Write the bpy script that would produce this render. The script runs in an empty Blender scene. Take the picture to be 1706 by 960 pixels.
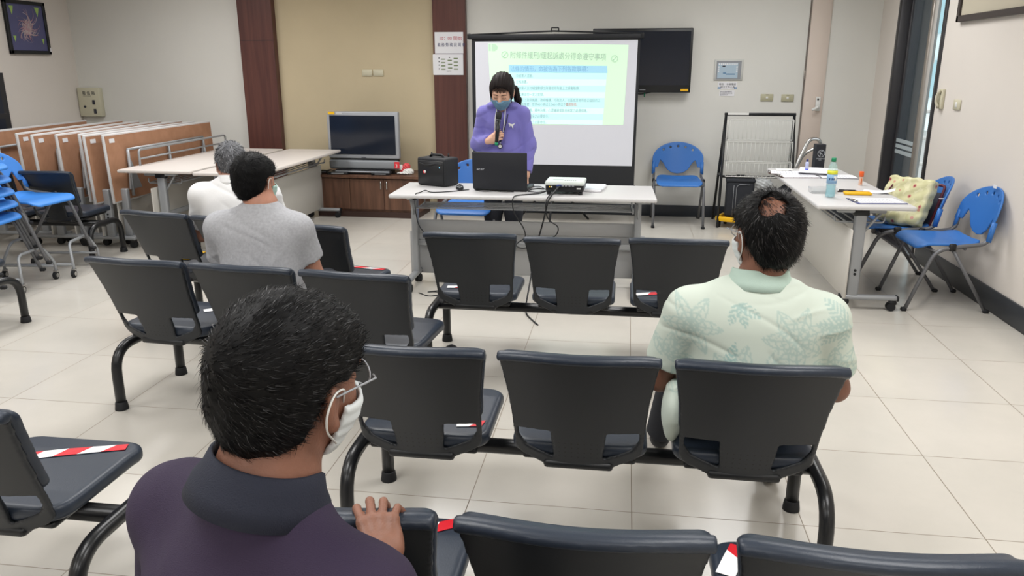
import bpy, bmesh, math, random
import numpy as np
from mathutils import Matrix, Vector
random.seed(7); np.random.seed(7)
PI = math.pi
SC = bpy.context.scene
COL = SC.collection

# ------------------------------------------------------------------ camera, world, lights, exposure
CAM_H = 1.5628
PITCH, ROLL, YAW, FPX = 0.2776, -0.00107, 0.14298, 1300.0
cd = bpy.data.cameras.new('camera'); cam = bpy.data.objects.new('camera', cd); COL.objects.link(cam)
cd.sensor_width = 36.0; cd.lens = 36.0 * FPX / 1706.0; cd.clip_start = 0.05; cd.clip_end = 200
_F = Vector((-math.sin(YAW) * math.cos(PITCH), math.cos(YAW) * math.cos(PITCH), -math.sin(PITCH)))
_r = Vector((math.cos(YAW), math.sin(YAW), 0)); _u = _r.cross(_F)
_r2 = _r * math.cos(ROLL) + _u * math.sin(ROLL); _u2 = _u * math.cos(ROLL) - _r * math.sin(ROLL)
_m = Matrix((_r2, _u2, -_F)).transposed().to_4x4(); _m.translation = (0, 0, CAM_H)
cam.matrix_world = _m
SC.camera = cam

W = bpy.data.worlds.new('world'); SC.world = W; W.use_nodes = True
bg = W.node_tree.nodes['Background']; bg.inputs[0].default_value = (0.92, 0.97, 1.0, 1); bg.inputs[1].default_value = 1.7
SC.view_settings.view_transform = 'Standard'; SC.view_settings.look = 'None'
SC.view_settings.gamma = 1; SC.view_settings.use_curve_mapping = False
SC.view_settings.exposure = 0.0

LAMP_W = 37.0
LAMPS = [(x, y) for y in (-1.6, 1.2, 4.0, 6.6) for x in (-4.3, -1.6, 1.1)]
for (x, y) in LAMPS:
    ld = bpy.data.lights.new('ceiling_lamp_light', 'AREA'); ld.shape = 'RECTANGLE'; ld.size = 1.15; ld.size_y = 1.15
    ld.energy = LAMP_W; ld.color = (1.0, 0.99, 0.985); ld.spread = math.radians(160)
    lo = bpy.data.objects.new('ceiling_lamp_light', ld); COL.objects.link(lo); lo.location = (x, y, 2.83)

# ------------------------------------------------------------------ helpers: materials
def lin(c):
    if isinstance(c, str):
        c = [int(c[i:i + 2], 16) / 255 for i in (0, 2, 4)]
    return tuple((v / 12.92 if v <= 0.04045 else ((v + 0.055) / 1.055) ** 2.4) for v in c)
def mat(name, col, rough=0.6, metal=0.0, noise=0.0, nscale=8.0, bump=0.0, bscale=80.0, spec=0.5, emit=None, es=0.0, alpha=1.0, trans=0.0, ior=1.45, coat=0.0, sheen=0.0):
    m = bpy.data.materials.new(name); m.use_nodes = True
    nt = m.node_tree; b = nt.nodes['Principled BSDF']; c = lin(col)
    b.inputs['Base Color'].default_value = (*c, 1); b.inputs['Roughness'].default_value = rough
    b.inputs['Metallic'].default_value = metal; b.inputs['Specular IOR Level'].default_value = spec
    b.inputs['IOR'].default_value = ior
    b.inputs['Transmission Weight'].default_value = trans; b.inputs['Alpha'].default_value = alpha
    b.inputs['Coat Weight'].default_value = coat; b.inputs['Sheen Weight'].default_value = sheen
    if emit: b.inputs['Emission Color'].default_value = (*lin(emit), 1); b.inputs['Emission Strength'].default_value = es
    tc = None
    if noise or bump:
        tc = nt.nodes.new('ShaderNodeTexCoord')
    if noise:
        n = nt.nodes.new('ShaderNodeTexNoise'); n.inputs['Scale'].default_value = nscale; n.inputs['Detail'].default_value = 4
        nt.links.new(tc.outputs['Object'], n.inputs['Vector'])
        r = nt.nodes.new('ShaderNodeMapRange'); r.inputs[1].default_value = 0.3; r.inputs[2].default_value = 0.7
        r.inputs[3].default_value = 1 - noise; r.inputs[4].default_value = 1 + noise
        nt.links.new(n.outputs['Fac'], r.inputs[0])
        mx = nt.nodes.new('ShaderNodeVectorMath'); mx.operation = 'SCALE'; mx.inputs[0].default_value = c
        nt.links.new(r.outputs[0], mx.inputs['Scale']); nt.links.new(mx.outputs[0], b.inputs['Base Color'])
    if bump:
        n2 = nt.nodes.new('ShaderNodeTexNoise'); n2.inputs['Scale'].default_value = bscale; n2.inputs['Detail'].default_value = 3
        nt.links.new(tc.outputs['Object'], n2.inputs['Vector'])
        bp = nt.nodes.new('ShaderNodeBump'); bp.inputs['Strength'].default_value = bump; bp.inputs['Distance'].default_value = 0.002
        nt.links.new(n2.outputs['Fac'], bp.inputs['Height']); nt.links.new(bp.outputs[0], b.inputs['Normal'])
    return m

def wood_mat(name, c1, c2, scale=(30, 30, 2.0), rough=0.35):
    m = mat(name, c1, rough); nt = m.node_tree; b = nt.nodes['Principled BSDF']
    tc = nt.nodes.new('ShaderNodeTexCoord'); mp = nt.nodes.new('ShaderNodeMapping'); mp.inputs['Scale'].default_value = scale
    n = nt.nodes.new('ShaderNodeTexNoise'); n.inputs['Scale'].default_value = 1.0; n.inputs['Detail'].default_value = 5; n.inputs['Distortion'].default_value = 0.5
    cr = nt.nodes.new('ShaderNodeValToRGB'); cr.color_ramp.elements[0].position = .35; cr.color_ramp.elements[1].position = .65
    cr.color_ramp.elements[0].color = (*lin(c1), 1); cr.color_ramp.elements[1].color = (*lin(c2), 1)
    nt.links.new(tc.outputs['Object'], mp.inputs[0]); nt.links.new(mp.outputs[0], n.inputs['Vector'])
    nt.links.new(n.outputs['Fac'], cr.inputs[0]); nt.links.new(cr.outputs[0], b.inputs['Base Color'])
    return m

def floor_mat():
    m = bpy.data.materials.new('polished_tile'); m.use_nodes = True; nt = m.node_tree; b = nt.nodes['Principled BSDF']
    g = nt.nodes.new('ShaderNodeNewGeometry'); sep = nt.nodes.new('ShaderNodeSeparateXYZ'); nt.links.new(g.outputs['Position'], sep.inputs[0])
    T = 0.6
    def M(op, a, bb=None, cc=None):
        n = nt.nodes.new('ShaderNodeMath'); n.operation = op
        for i, v in enumerate((a, bb, cc)):
            if v is None: continue
            if isinstance(v, (int, float)): n.inputs[i].default_value = v
            else: nt.links.new(v, n.inputs[i])
        return n.outputs[0]
    ds = []; cells = []
    for ax, off in ((0, 0.0727), (1, 4.342)):
        t = M('DIVIDE', M('SUBTRACT', sep.outputs[ax], off - 60), T)
        cells.append(M('FLOOR', t)); f = M('FRACT', t)
        ds.append(M('MINIMUM', f, M('SUBTRACT', 1.0, f)))
    d = M('MINIMUM', ds[0], ds[1])
    mask = nt.nodes.new('ShaderNodeMapRange'); mask.inputs[1].default_value = 0.0022; mask.inputs[2].default_value = 0.0042
    nt.links.new(d, mask.inputs[0])
    cmb = nt.nodes.new('ShaderNodeCombineXYZ'); nt.links.new(cells[0], cmb.inputs[0]); nt.links.new(cells[1], cmb.inputs[1])
    wn = nt.nodes.new('ShaderNodeTexWhiteNoise'); nt.links.new(cmb.outputs[0], wn.inputs['Vector'])
    no = nt.nodes.new('ShaderNodeTexNoise'); no.inputs['Scale'].default_value = 2.2; no.inputs['Detail'].default_value = 6; no.inputs['Roughness'].default_value = .6
    ad = nt.nodes.new('ShaderNodeVectorMath'); ad.operation = 'MULTIPLY_ADD'; ad.inputs[1].default_value = (7, 7, 7)
    nt.links.new(wn.outputs['Color'], ad.inputs[0]); nt.links.new(g.outputs['Position'], ad.inputs[2]); nt.links.new(ad.outputs[0], no.inputs['Vector'])
    cr = nt.nodes.new('ShaderNodeValToRGB'); cr.color_ramp.elements[0].position = .3; cr.color_ramp.elements[1].position = .72
    cr.color_ramp.elements[0].color = (*lin('c2beb5'), 1); cr.color_ramp.elements[1].color = (*lin('cbc6bd'), 1)
    nt.links.new(no.outputs['Fac'], cr.inputs[0])
    mx = nt.nodes.new('ShaderNodeMix'); mx.data_type = 'RGBA'; mx.inputs[6].default_value = (*lin('857a6c'), 1)
    nt.links.new(mask.outputs[0], mx.inputs[0]); nt.links.new(cr.outputs[0], mx.inputs[7]); nt.links.new(mx.outputs[2], b.inputs['Base Color'])
    rg = nt.nodes.new('ShaderNodeMapRange'); rg.inputs[3].default_value = .6; rg.inputs[4].default_value = .2
    nt.links.new(mask.outputs[0], rg.inputs[0]); nt.links.new(rg.outputs[0], b.inputs['Roughness'])
    return m

# ------------------------------------------------------------------ helpers: objects
def tag(o, label=None, cat=None, group=None, kind=None):
    if label: o['label'] = label
    if cat: o['category'] = cat
    if group: o['group'] = group
    if kind: o['kind'] = kind
    return o
def thing(name, label, cat, loc=(0, 0, 0), rz=0.0, group=None):
    o = bpy.data.objects.new(name, None); COL.objects.link(o); o.location = loc; o.rotation_euler = (0, 0, rz)
    o.empty_display_size = .1
    return tag(o, label, cat, group)
def link_mesh(name, me, parent=None):
    o = bpy.data.objects.new(name, me); COL.objects.link(o)
    if parent: o.parent = parent
    return o
def copy_tree(o, parent=None):
    c = o.copy(); COL.objects.link(c)
    if parent is not None: c.parent = parent
    for ch in list(o.children): copy_tree(ch, c)
    return c

class MB:
    """collects shapes, builds one mesh object"""
    def __init__(s): s.v = []; s.f = []; s.mi = []; s.mats = []; s.sm = []; s.cur = 0; s.T = Matrix()
    def use(s, m):
        if m not in s.mats: s.mats.append(m)
        s.cur = s.mats.index(m); return s
    def add(s, vs, fs, smooth=False, T=None):
        n = len(s.v); T = s.T @ T if T is not None else s.T
        for p in vs: s.v.append(tuple(T @ Vector(p)))
        for f in fs: s.f.append([n + i for i in f]); s.mi.append(s.cur); s.sm.append(smooth)
        return s
    def addbm(s, bm, smooth=False, T=None):
        bm.verts.index_update()
        s.add([v.co[:] for v in bm.verts], [[v.index for v in f.verts] for f in bm.faces], smooth, T); bm.free(); return s
    def box(s, c, d, r=0.0, seg=2, T=None, smooth=None):
        bm = bmesh.new(); bmesh.ops.create_cube(bm, size=1.0)
        for v in bm.verts: v.co = Vector((v.co.x * d[0], v.co.y * d[1], v.co.z * d[2]))
        if r > 0: bmesh.ops.bevel(bm, geom=bm.edges[:], offset=min(r, min(d) * .49), segments=seg, affect='EDGES', profile=.5)
        for v in bm.verts: v.co += Vector(c)
        return s.addbm(bm, bool(r > 0) if smooth is None else smooth, T)
    def tube(s, pts, r, n=10, fillet=0.0, fs=6, closed=False, cap=True, rx=None, T=None):
        pts = [Vector(p) for p in pts]
        if fillet > 0: pts = fillet_path(pts, fillet, fs, closed)
        m = len(pts); rr = r if isinstance(r, (list, tuple)) else [r] * m
        if len(rr) != m: rr = [rr[0] + (rr[-1] - rr[0]) * i / (m - 1) for i in range(m)]
        vs = []; up = None
        for i, p in enumerate(pts):
            a = pts[(i - 1) % m] if (i > 0 or closed) else p; b = pts[(i + 1) % m] if (i < m - 1 or closed) else p
            t = (b - a).normalized()
            if up is None:
                up = Vector((0, 0, 1)) if abs(t.z) < .9 else Vector((0, 1, 0))
            up = (up - t * up.dot(t))
            if up.length < 1e-6: up = t.orthogonal()
            up.normalize(); sd = t.cross(up)
            for k in range(n):
                q = 2 * PI * k / n
                vs.append(p + up * math.sin(q) * rr[i] + sd * math.cos(q) * (rx if rx else rr[i]))
        fs_ = []
        for i in range(m if closed else m - 1):
            j = (i + 1) % m
            for k in range(n):
                l = (k + 1) % n; fs_.append([i * n + k, i * n + l, j * n + l, j * n + k])
        if cap and not closed:
            fs_.append(list(range(n))[::-1]); fs_.append([(m - 1) * n + k for k in range(n)])
        return s.add(vs, fs_, True, T)
    def lathe(s, prof, n=20, T=None, c=(0, 0, 0), smooth=True):
        vs = []; fs_ = []
        for (r, z) in prof:
            for k in range(n):
                q = 2 * PI * k / n; vs.append((c[0] + r * math.cos(q), c[1] + r * math.sin(q), c[2] + z))
        for i in range(len(prof) - 1):
            for k in range(n):
                l = (k + 1) % n; fs_.append([i * n + k, i * n + l, (i + 1) * n + l, (i + 1) * n + k])
        fs_.append(list(range(n))[::-1]); fs_.append([(len(prof) - 1) * n + k for k in range(n)])
        return s.add(vs, fs_, smooth, T)
    def cyl(s, c, r, h, axis='z', n=20, T=None):
        R = {'z': Matrix(), 'x': Matrix.Rotation(PI / 2, 4, 'Y'), 'y': Matrix.Rotation(PI / 2, 4, 'X')}[axis]
        M = Matrix.Translation(c) @ R
        if T is not None: M = T @ M
        return s.lathe([(r, -h / 2), (r, h / 2)], n, M, smooth=False)
    def prism(s, poly, z0, z1, T=None):
        n = len(poly); vs = [(x, y, z0) for x, y in poly] + [(x, y, z1) for x, y in poly]
        fs_ = [list(range(n))[::-1], list(range(n, 2 * n))] + [[i, (i + 1) % n, n + (i + 1) % n, n + i] for i in range(n)]
        return s.add(vs, fs_, False, T)
    def grid(s, fn, nu, nv, smooth=True, T=None):
        vs = [fn(i / nu, j / nv) for j in range(nv + 1) for i in range(nu + 1)]
        fs_ = [[j * (nu + 1) + i, j * (nu + 1) + i + 1, (j + 1) * (nu + 1) + i + 1, (j + 1) * (nu + 1) + i] for j in range(nv) for i in range(nu)]
        return s.add(vs, fs_, smooth, T)
    def mesh(s, name, m=None):
        me = bpy.data.meshes.new(name); me.from_pydata(s.v, [], s.f)
        mats = s.mats or [m]
        for q in mats: me.materials.append(q)
        me.polygons.foreach_set('material_index', s.mi if s.mats else [0] * len(s.f))
        me.polygons.foreach_set('use_smooth', s.sm)
        me.update(); return me
    def build(s, name, m=None, parent=None):
        return link_mesh(name, s.mesh(name, m), parent)

def fillet_path(pts, r, n, closed=False):
    out = []; m = len(pts)
    for i, p in enumerate(pts):
        if not closed and i in (0, m - 1): out.append(p); continue
        a, b = pts[(i - 1) % m], pts[(i + 1) % m]
        da, db = (a - p), (b - p); k = min(r, da.length * .49, db.length * .49)
        p0 = p + da.normalized() * k; p1 = p + db.normalized() * k
        for j in range(n + 1):
            t = j / n; out.append(p0 * (1 - t) ** 2 + p * 2 * t * (1 - t) + p1 * t * t)
    return out

def text_mb(mb, s, size, T, extrude=0.0004, align='LEFT', xs=1.0):
    cu = bpy.data.curves.new('lettering', 'FONT'); cu.body = s; cu.size = size; cu.extrude = extrude; cu.align_x = align; cu.resolution_u = 2
    o = bpy.data.objects.new('lettering', cu); COL.objects.link(o)
    bpy.context.view_layer.update()
    dg = bpy.context.evaluated_depsgraph_get(); me = bpy.data.meshes.new_from_object(o.evaluated_get(dg))
    mb.add([(v.co.x * xs, v.co.y, v.co.z) for v in me.vertices], [list(p.vertices) for p in me.polygons], False, T)
    bpy.data.objects.remove(o); bpy.data.curves.remove(cu); bpy.data.meshes.remove(me)
    return mb

def frame_T(o, x, y):
    """matrix with local x,y axes along x,y"""
    x = Vector(x).normalized(); y = Vector(y).normalized(); z = x.cross(y).normalized(); y = z.cross(x)
    m = Matrix((x, y, z)).transposed().to_4x4(); m.translation = o; return m

# ------------------------------------------------------------------ helpers: distance-field solids (smooth organic and moulded shapes)
class Field:
    def __init__(s): s.p = []; s.post = None
    def _a(s, f, lo, hi, k, op): s.p.append((f, np.array(lo), np.array(hi), k, op)); return s
    def cap(s, a, b, ra, rb=None, k=0.02, op='u'):
        rb = ra if rb is None else rb; a = np.array(a, float); b = np.array(b, float); ab = b - a; L = float(ab @ ab) + 1e-12; R = max(ra, rb)
        def f(P):
            t = np.clip(((P - a) @ ab) / L, 0, 1); return np.linalg.norm(P - a - t[:, None] * ab, axis=1) - (ra + (rb - ra) * t)
        return s._a(f, np.minimum(a, b) - R, np.maximum(a, b) + R, k, op)
    def ell(s, c, r, R=None, k=0.02, op='u'):
        c = np.array(c, float); r = np.array(r, float); Q = None if R is None else np.array(R.to_3x3()); m = r.max() if Q is not None else r
        def f(P):
            q = P - c
            if Q is not None: q = q @ Q
            k0 = np.linalg.norm(q / r, axis=1); k1 = np.linalg.norm(q / r ** 2, axis=1) + 1e-9
            return k0 * (k0 - 1) / k1
        return s._a(f, c - m, c + m, k, op)
    def box(s, c, h, rd=0.01, R=None, k=0.01, op='u'):
        c = np.array(c, float); h = np.array(h, float); Q = None if R is None else np.array(R.to_3x3()); m = np.linalg.norm(h) if Q is not None else h
        def f(P):
            q = P - c
            if Q is not None: q = q @ Q
            q = np.abs(q) - h + rd
            return np.linalg.norm(np.maximum(q, 0), axis=1) + np.minimum(q.max(axis=1), 0) - rd
        return s._a(f, c - m, c + m, k, op)
    def fn(s, f, lo, hi, k=0.01, op='u'): return s._a(f, lo, hi, k, op)
    def __call__(s, P):
        lo, hi = P.min(0), P.max(0); d = None
        for (f, a, b, k, op) in s.p:
            g = k + 0.03
            if op != 'i' and (np.any(a - g > hi) or np.any(b + g < lo)): continue
            if d is None:
                if op == 's' : continue
                d = np.full(len(P), 0.5)
                if op == 'i': continue
            e = f(P)
            if op == 's': e = -e
            if op == 'u':
                if k > 0: h = np.clip(.5 + .5 * (d - e) / k, 0, 1); d = d + (e - d) * h - k * h * (1 - h)
                else: d = np.minimum(d, e)
            else:
                if k > 0: h = np.clip(.5 - .5 * (d - e) / k, 0, 1); d = d + (e - d) * h + k * h * (1 - h)
                else: d = np.maximum(d, e)
        if d is None: return np.full(len(P), 0.5)
        if s.post is not None: d = s.post(P, d)
        return d
    def bounds(s):
        ps = [q for q in s.p if q[4] == 'u']
        return np.min([q[1] for q in ps], axis=0) - .03, np.max([q[2] for q in ps], axis=0) + .03

def mesh_field(field, h, name, lo=None, hi=None, smooth=True):
    if lo is None: lo, hi = field.bounds()
    lo = np.array(lo, float); hi = np.array(hi, float); B = 8
    nb = np.maximum(1, np.ceil((hi - lo) / (h * B)).astype(int))
    off = np.array([(i, j, k) for i in range(B + 1) for j in range(B + 1) for k in range(B + 1)])
    n1 = B + 1
    keys = []; pos = []; quads = []; big = 4096
    def key(I): return (I[:, 0] * big + I[:, 1]) * big + I[:, 2]
    half = h * B * .5
    corners = np.array([(a, b, c) for a in (-1, 0, 1) for b in (-1, 0, 1) for c in (-1, 0, 1)]) * half
    for bx in range(nb[0]):
        for by in range(nb[1]):
            for bz in range(nb[2]):
                b0 = np.array((bx, by, bz)) * B; ctr = lo + (b0 + B / 2) * h
                dc = field(ctr[None] + corners * .98)
                if np.abs(dc).min() > half * 1.5: continue
                I = off + b0; D = field(lo + I * h).reshape(n1, n1, n1)
                if D.min() > 0 or D.max() < 0: continue
                S = D < 0
                c8 = sum(S[a:B + a, b:B + b, c:B + c].astype(int) for a in (0, 1) for b in (0, 1) for c in (0, 1))
                cells = np.argwhere((c8 > 0) & (c8 < 8))
                if len(cells):
                    acc = np.zeros((len(cells), 3)); cnt = np.zeros(len(cells))
                    for ax in range(3):
                        o1, o2 = [(1, 2), (0, 2), (0, 1)][ax]
                        for u in (0, 1):
                            for v in (0, 1):
                                A = cells.copy(); A[:, o1] += u; A[:, o2] += v; C = A.copy(); C[:, ax] += 1
                                da = D[A[:, 0], A[:, 1], A[:, 2]]; db = D[C[:, 0], C[:, 1], C[:, 2]]
                                m = (da < 0) != (db < 0); t = np.where(m, da / np.where(m, da - db, 1), 0)
                                Pp = A.astype(float); Pp[:, ax] += t
                                acc[m] += Pp[m]; cnt[m] += 1
                    pos.append(lo + (acc / cnt[:, None] + b0) * h); keys.append(key(cells + b0))
                for ax in range(3):
                    sl = [slice(0, B)] * 3; sh = [slice(0, B)] * 3; sh[ax] = slice(1, B + 1)
                    A = S[tuple(sl)]; C = S[tuple(sh)]; e = np.argwhere(A != C)
                    if not len(e): continue
                    fl = A[e[:, 0], e[:, 1], e[:, 2]]; o1, o2 = [(1, 2), (2, 0), (0, 1)][ax]
                    q = []
                    for (u, v) in ((-1, -1), (0, -1), (0, 0), (-1, 0)):
                        X = e + b0; X[:, o1] += u; X[:, o2] += v; q.append(key(X))
                    q = np.stack(q, 1); q[~fl] = q[~fl][:, ::-1]; quads.append(q)
    keys = np.concatenate(keys); pos = np.concatenate(pos); quads = np.concatenate(quads)
    o = np.argsort(keys); keys = keys[o]; pos = pos[o]
    ix = np.clip(np.searchsorted(keys, quads), 0, len(keys) - 1); ok = (keys[ix] == quads).all(axis=1); ix = ix[ok]
    me = bpy.data.meshes.new(name); me.from_pydata(pos.tolist(), [], ix.tolist())
    me.polygons.foreach_set('use_smooth', [smooth] * len(me.polygons)); me.update()
    return me

# ------------------------------------------------------------------ materials
M_WALL = mat('painted_wall_white', 'd8d7d1', .85, noise=.025, nscale=1.2)
M_WALLW = mat('painted_wall_warm', 'dcd5cd', .85, noise=.025, nscale=1.2)
M_BEIGE = mat('beige_wallcovering', 'c3b597', .9, noise=.05, nscale=1.6, bump=.3, bscale=260)
M_PILLAR = wood_mat('mahogany_panel', '50302c', '603b34', (26, 26, 1.2), .4)
M_BASE = mat('black_baseboard', '2e3238', .45)
M_CEIL = mat('ceiling_white', 'd8d8d4', .9)
M_DARKFR = mat('dark_bronze_frame', '2c2b2e', .4)
M_ALU = mat('brushed_aluminium', 'a19a92', .38, .7)
M_SHELL = mat('black_plastic_shell', '222529', .42, noise=.05, nscale=5, bump=.25, bscale=700)
M_SHELLP = mat('black_plastic_perforated', '222529', .42)
M_VINYL = mat('navy_black_vinyl', '28303c', .36, bump=.15, bscale=300)
M_TUBEB = mat('black_painted_steel', '191a1c', .28)
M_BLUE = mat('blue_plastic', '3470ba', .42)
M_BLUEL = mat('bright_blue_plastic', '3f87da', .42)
M_STEELG = mat('grey_painted_steel', '6c6d70', .42, .3)
M_STEELL = mat('light_grey_steel', '9a9da0', .4, .3)
M_CHROME = mat('chrome', 'b9b9b8', .18, 1.0)
M_BLACK = mat('black_plastic', '15171a', .38)
M_BLACKM = mat('matte_black', '1b1d21', .6)
M_RUBBER = mat('black_rubber', '16171a', .7)
M_TOP = mat('light_grey_laminate', 'c9c8c8', .38)
M_TOPW = mat('warm_white_laminate', 'd3ccc6', .4)
M_EDGE = mat('white_table_edge', 'd2d3d2', .45)
M_PANEL = mat('grey_modesty_panel', 'a9aaab', .6)
M_PANELW = mat('pale_modesty_panel', 'c3c0b9', .6)
M_BROWN = wood_mat('chipboard_underside', 'a67a5d', 'b08366', (9, 9, 9), .7)
M_CAB = wood_mat('walnut_laminate', '4f362a', '6b4c3b', (18, 18, 1.6), .4)
M_WHITE = mat('white_plastic', 'dcdcd8', .5)
M_PAPER = mat('white_paper', 'e3e3e6', .9)
M_IVORY = mat('ivory_plastic', 'c9c4ac', .5)
M_SOCK = mat('olive_grey_plate', 'b2ae93', .5)
M_RED = mat('red_tape', 'c8202c', .4)
M_TAPEW = mat('white_tape', 'e6e6e6', .4)
M_YEL = mat('yellow_plastic', 'e8b414', .45)
M_BLUEINK = mat('blue_ink', '2c55c8', .4)
M_SILVER = mat('silver_plastic', '9ea1a6', .4, .2)
M_SCREEN = mat('dark_display_glass', '161d2a', .12, noise=.0)
M_GREEN = mat('green_plastic', '13875c', .4)
M_TXT = mat('dark_ink', '34363f', .8)

def dots_material():
    nt = M_SHELLP.node_tree; b = nt.nodes['Principled BSDF']
    tc = nt.nodes.new('ShaderNodeTexCoord'); sep = nt.nodes.new('ShaderNodeSeparateXYZ'); nt.links.new(tc.outputs['Object'], sep.inputs[0])
    def M(op, a, bb=None):
        n = nt.nodes.new('ShaderNodeMath'); n.operation = op
        for i, v in enumerate((a, bb)):
            if v is None: continue
            if isinstance(v, (int, float)): n.inputs[i].default_value = v
            else: nt.links.new(v, n.inputs[i])
        return n.outputs[0]
    fx = M('SUBTRACT', M('FRACT', M('DIVIDE', M('ADD', sep.outputs[0], 1.01), .02)), .5)
    fz = M('SUBTRACT', M('FRACT', M('DIVIDE', sep.outputs[2], .018)), .5)
    r = M('SQRT', M('ADD', M('MULTIPLY', fx, fx), M('MULTIPLY', fz, fz)))
    ins = M('MULTIPLY', M('LESS_THAN', r, .13), M('MULTIPLY', M('LESS_THAN', M('ABSOLUTE', sep.outputs[0]), .0605), M('MULTIPLY', M('GREATER_THAN', sep.outputs[2], .378), M('LESS_THAN', sep.outputs[2], .45))))
    mx = nt.nodes.new('ShaderNodeMix'); mx.data_type = 'RGBA'; mx.inputs[6].default_value = (*lin('222529'), 1); mx.inputs[7].default_value = (*lin('08090a'), 1)
    nt.links.new(ins, mx.inputs[0]); nt.links.new(mx.outputs[2], b.inputs['Base Color'])
dots_material()

# ------------------------------------------------------------------ room
YB = 8.47; XL = -6.25; XR = 2.43; YF = -3.2; ZC = 2.9
def struct(name, mb, m=None, label=None):
    o = mb.build(name, m); tag(o, label, None, None, 'structure'); return o
FL = MB(); FL.box(((XL + XR) / 2, (YB + YF) / 2, -.05), (XR - XL + .6, YB - YF + .6, .1)); struct('floor', FL, floor_mat(), 'polished cream floor of square tiles with thin dark joints')
CE = MB(); CE.box(((XL + XR) / 2, (YB + YF) / 2, ZC + .05), (XR - XL + .6, YB - YF + .6, .1)); struct('ceiling', CE, M_CEIL, 'white ceiling')
b = MB(); b.use(M_WALL)
b.box(((XL + .0 - 4.19) / 2, YB + .05, ZC / 2), (-4.19 - XL, .1, ZC))
b.box(((-1.70 + XR + .3) / 2, YB + .05, ZC / 2), (XR + .3 + 1.70, .1, ZC))
b.use(M_BEIGE).box((-2.945, YB + .06, ZC / 2), (2.49, .1, ZC))
struct('wall_back', b, None, 'white back wall with a beige textured panel between two brown pillars')
b = MB(); b.box((XL - .05, (YB + YF) / 2, ZC / 2), (.1, YB - YF, ZC)); struct('wall_left', b, M_WALLW, 'warm white left wall')
b = MB(); b.box(((XL + XR) / 2, YF - .05, ZC / 2), (XR - XL, .1, ZC)); struct('wall_front', b, M_WALLW, 'wall behind the viewer')
DY0, DY1, DZ = 6.80, 7.86, 2.45
b = MB(); b.use(M_WALLW)
b.box((XR + .06, (YF + DY0) / 2, ZC / 2), (.12, DY0 - YF, ZC)); b.box((XR + .06, (DY1 + YB) / 2, ZC / 2), (.12, YB - DY1, ZC))
b.box((XR + .06, (DY0 + DY1) / 2, (DZ + ZC) / 2), (.12, DY1 - DY0, ZC - DZ)); struct('wall_right', b, None, 'warm white right wall with the door opening')
# pillars
for i, (x0, x1) in enumerate(((-4.20, -3.81), (-2.045, -1.695))):
    b = MB(); b.use(M_PILLAR); b.box(((x0 + x1) / 2, YB - .03, ZC / 2), (x1 - x0, .10, ZC), .004, 1, smooth=False)
    b.use(M_BASE); b.box(((x0 + x1) / 2, YB - .082, 1.83 if i == 0 else 1.78), (x1 - x0 - .004, .002, .003))
    struct('trim_%d' % (i + 1), b, None, 'dark brown wood-panelled pillar, %s of the two' % ('left' if i == 0 else 'right'))
b = MB(); b.box(((-1.69 + 1.76) / 2, YB - .008, .06), (1.76 + 1.69, .016, .12), .003, 1); b.box(((1.96 + XR) / 2, YB - .008, .06), (XR - 1.96, .016, .12), .003, 1)
struct('baseboard_back', b, M_BASE, 'black baseboard along the back wall')
b = MB(); b.box((XR - .008, (YF + DY0 - .06) / 2, .075), (.016, DY0 - .06 - YF, .15), .003, 1); struct('baseboard_right', b, M_BASE, 'black baseboard along the right wall')
b = MB(); b.box((XL + .008, (YF + YB) / 2, .06), (.016, YB - YF, .12), .003, 1); struct('baseboard_left', b, M_BASE, 'black baseboard along the left wall')
# sliding glass door: frame, leaf, open gap
b = MB(); b.use(M_DARKFR)
b.box((XR + .05, DY1 - .03, DZ / 2), (.18, .07, DZ), .004, 1); b.box((XR + .03, DY0 + .02, DZ / 2), (.09, .05, DZ), .004, 1); b.box((XR + .05, (DY0 + DY1) / 2, DZ - .03), (.18, DY1 - DY0, .06), .004, 1)
b.box((XR + .05, (DY0 + DY1) / 2, .008), (.14, DY1 - DY0, .016))
door = struct('door_1', b, None, 'dark bronze frame of the sliding glass door in the right wall')
b = MB(); b.use(M_ALU); ya, yb = 7.24, DY1 - .05
b.box((XR + .06, ya + .025, DZ / 2), (.04, .05, DZ - .1), .004, 1); b.use(M_DARKFR).box((XR + .06, yb - .02, DZ / 2), (.04, .05, DZ - .1), .004, 1)
b.box((XR + .06, (ya + yb) / 2, DZ - .09), (.036, yb - ya, .06)); b.box((XR + .06, (ya + yb) / 2, .05), (.036, yb - ya, .08))
b.build('door_leaf', None, door)
M_GLASS = mat('grey_tinted_glass', '59636a', .05, trans=.0, alpha=.42, spec=.6)
b = MB(); b.box((XR + .06, (ya + yb) / 2, DZ / 2), (.008, yb - ya - .08, DZ - .18)); b.build('glass_pane', M_GLASS, door)
M_FROST = mat('frosted_strip', 'b9c4c8', .7, alpha=.8)
b = MB()
for z in (.80, .85, .90): b.box((XR + .052, (ya + yb) / 2, z), (.003, yb - ya - .1, .033))
b.build('frosted_strip', M_FROST, door)
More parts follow.
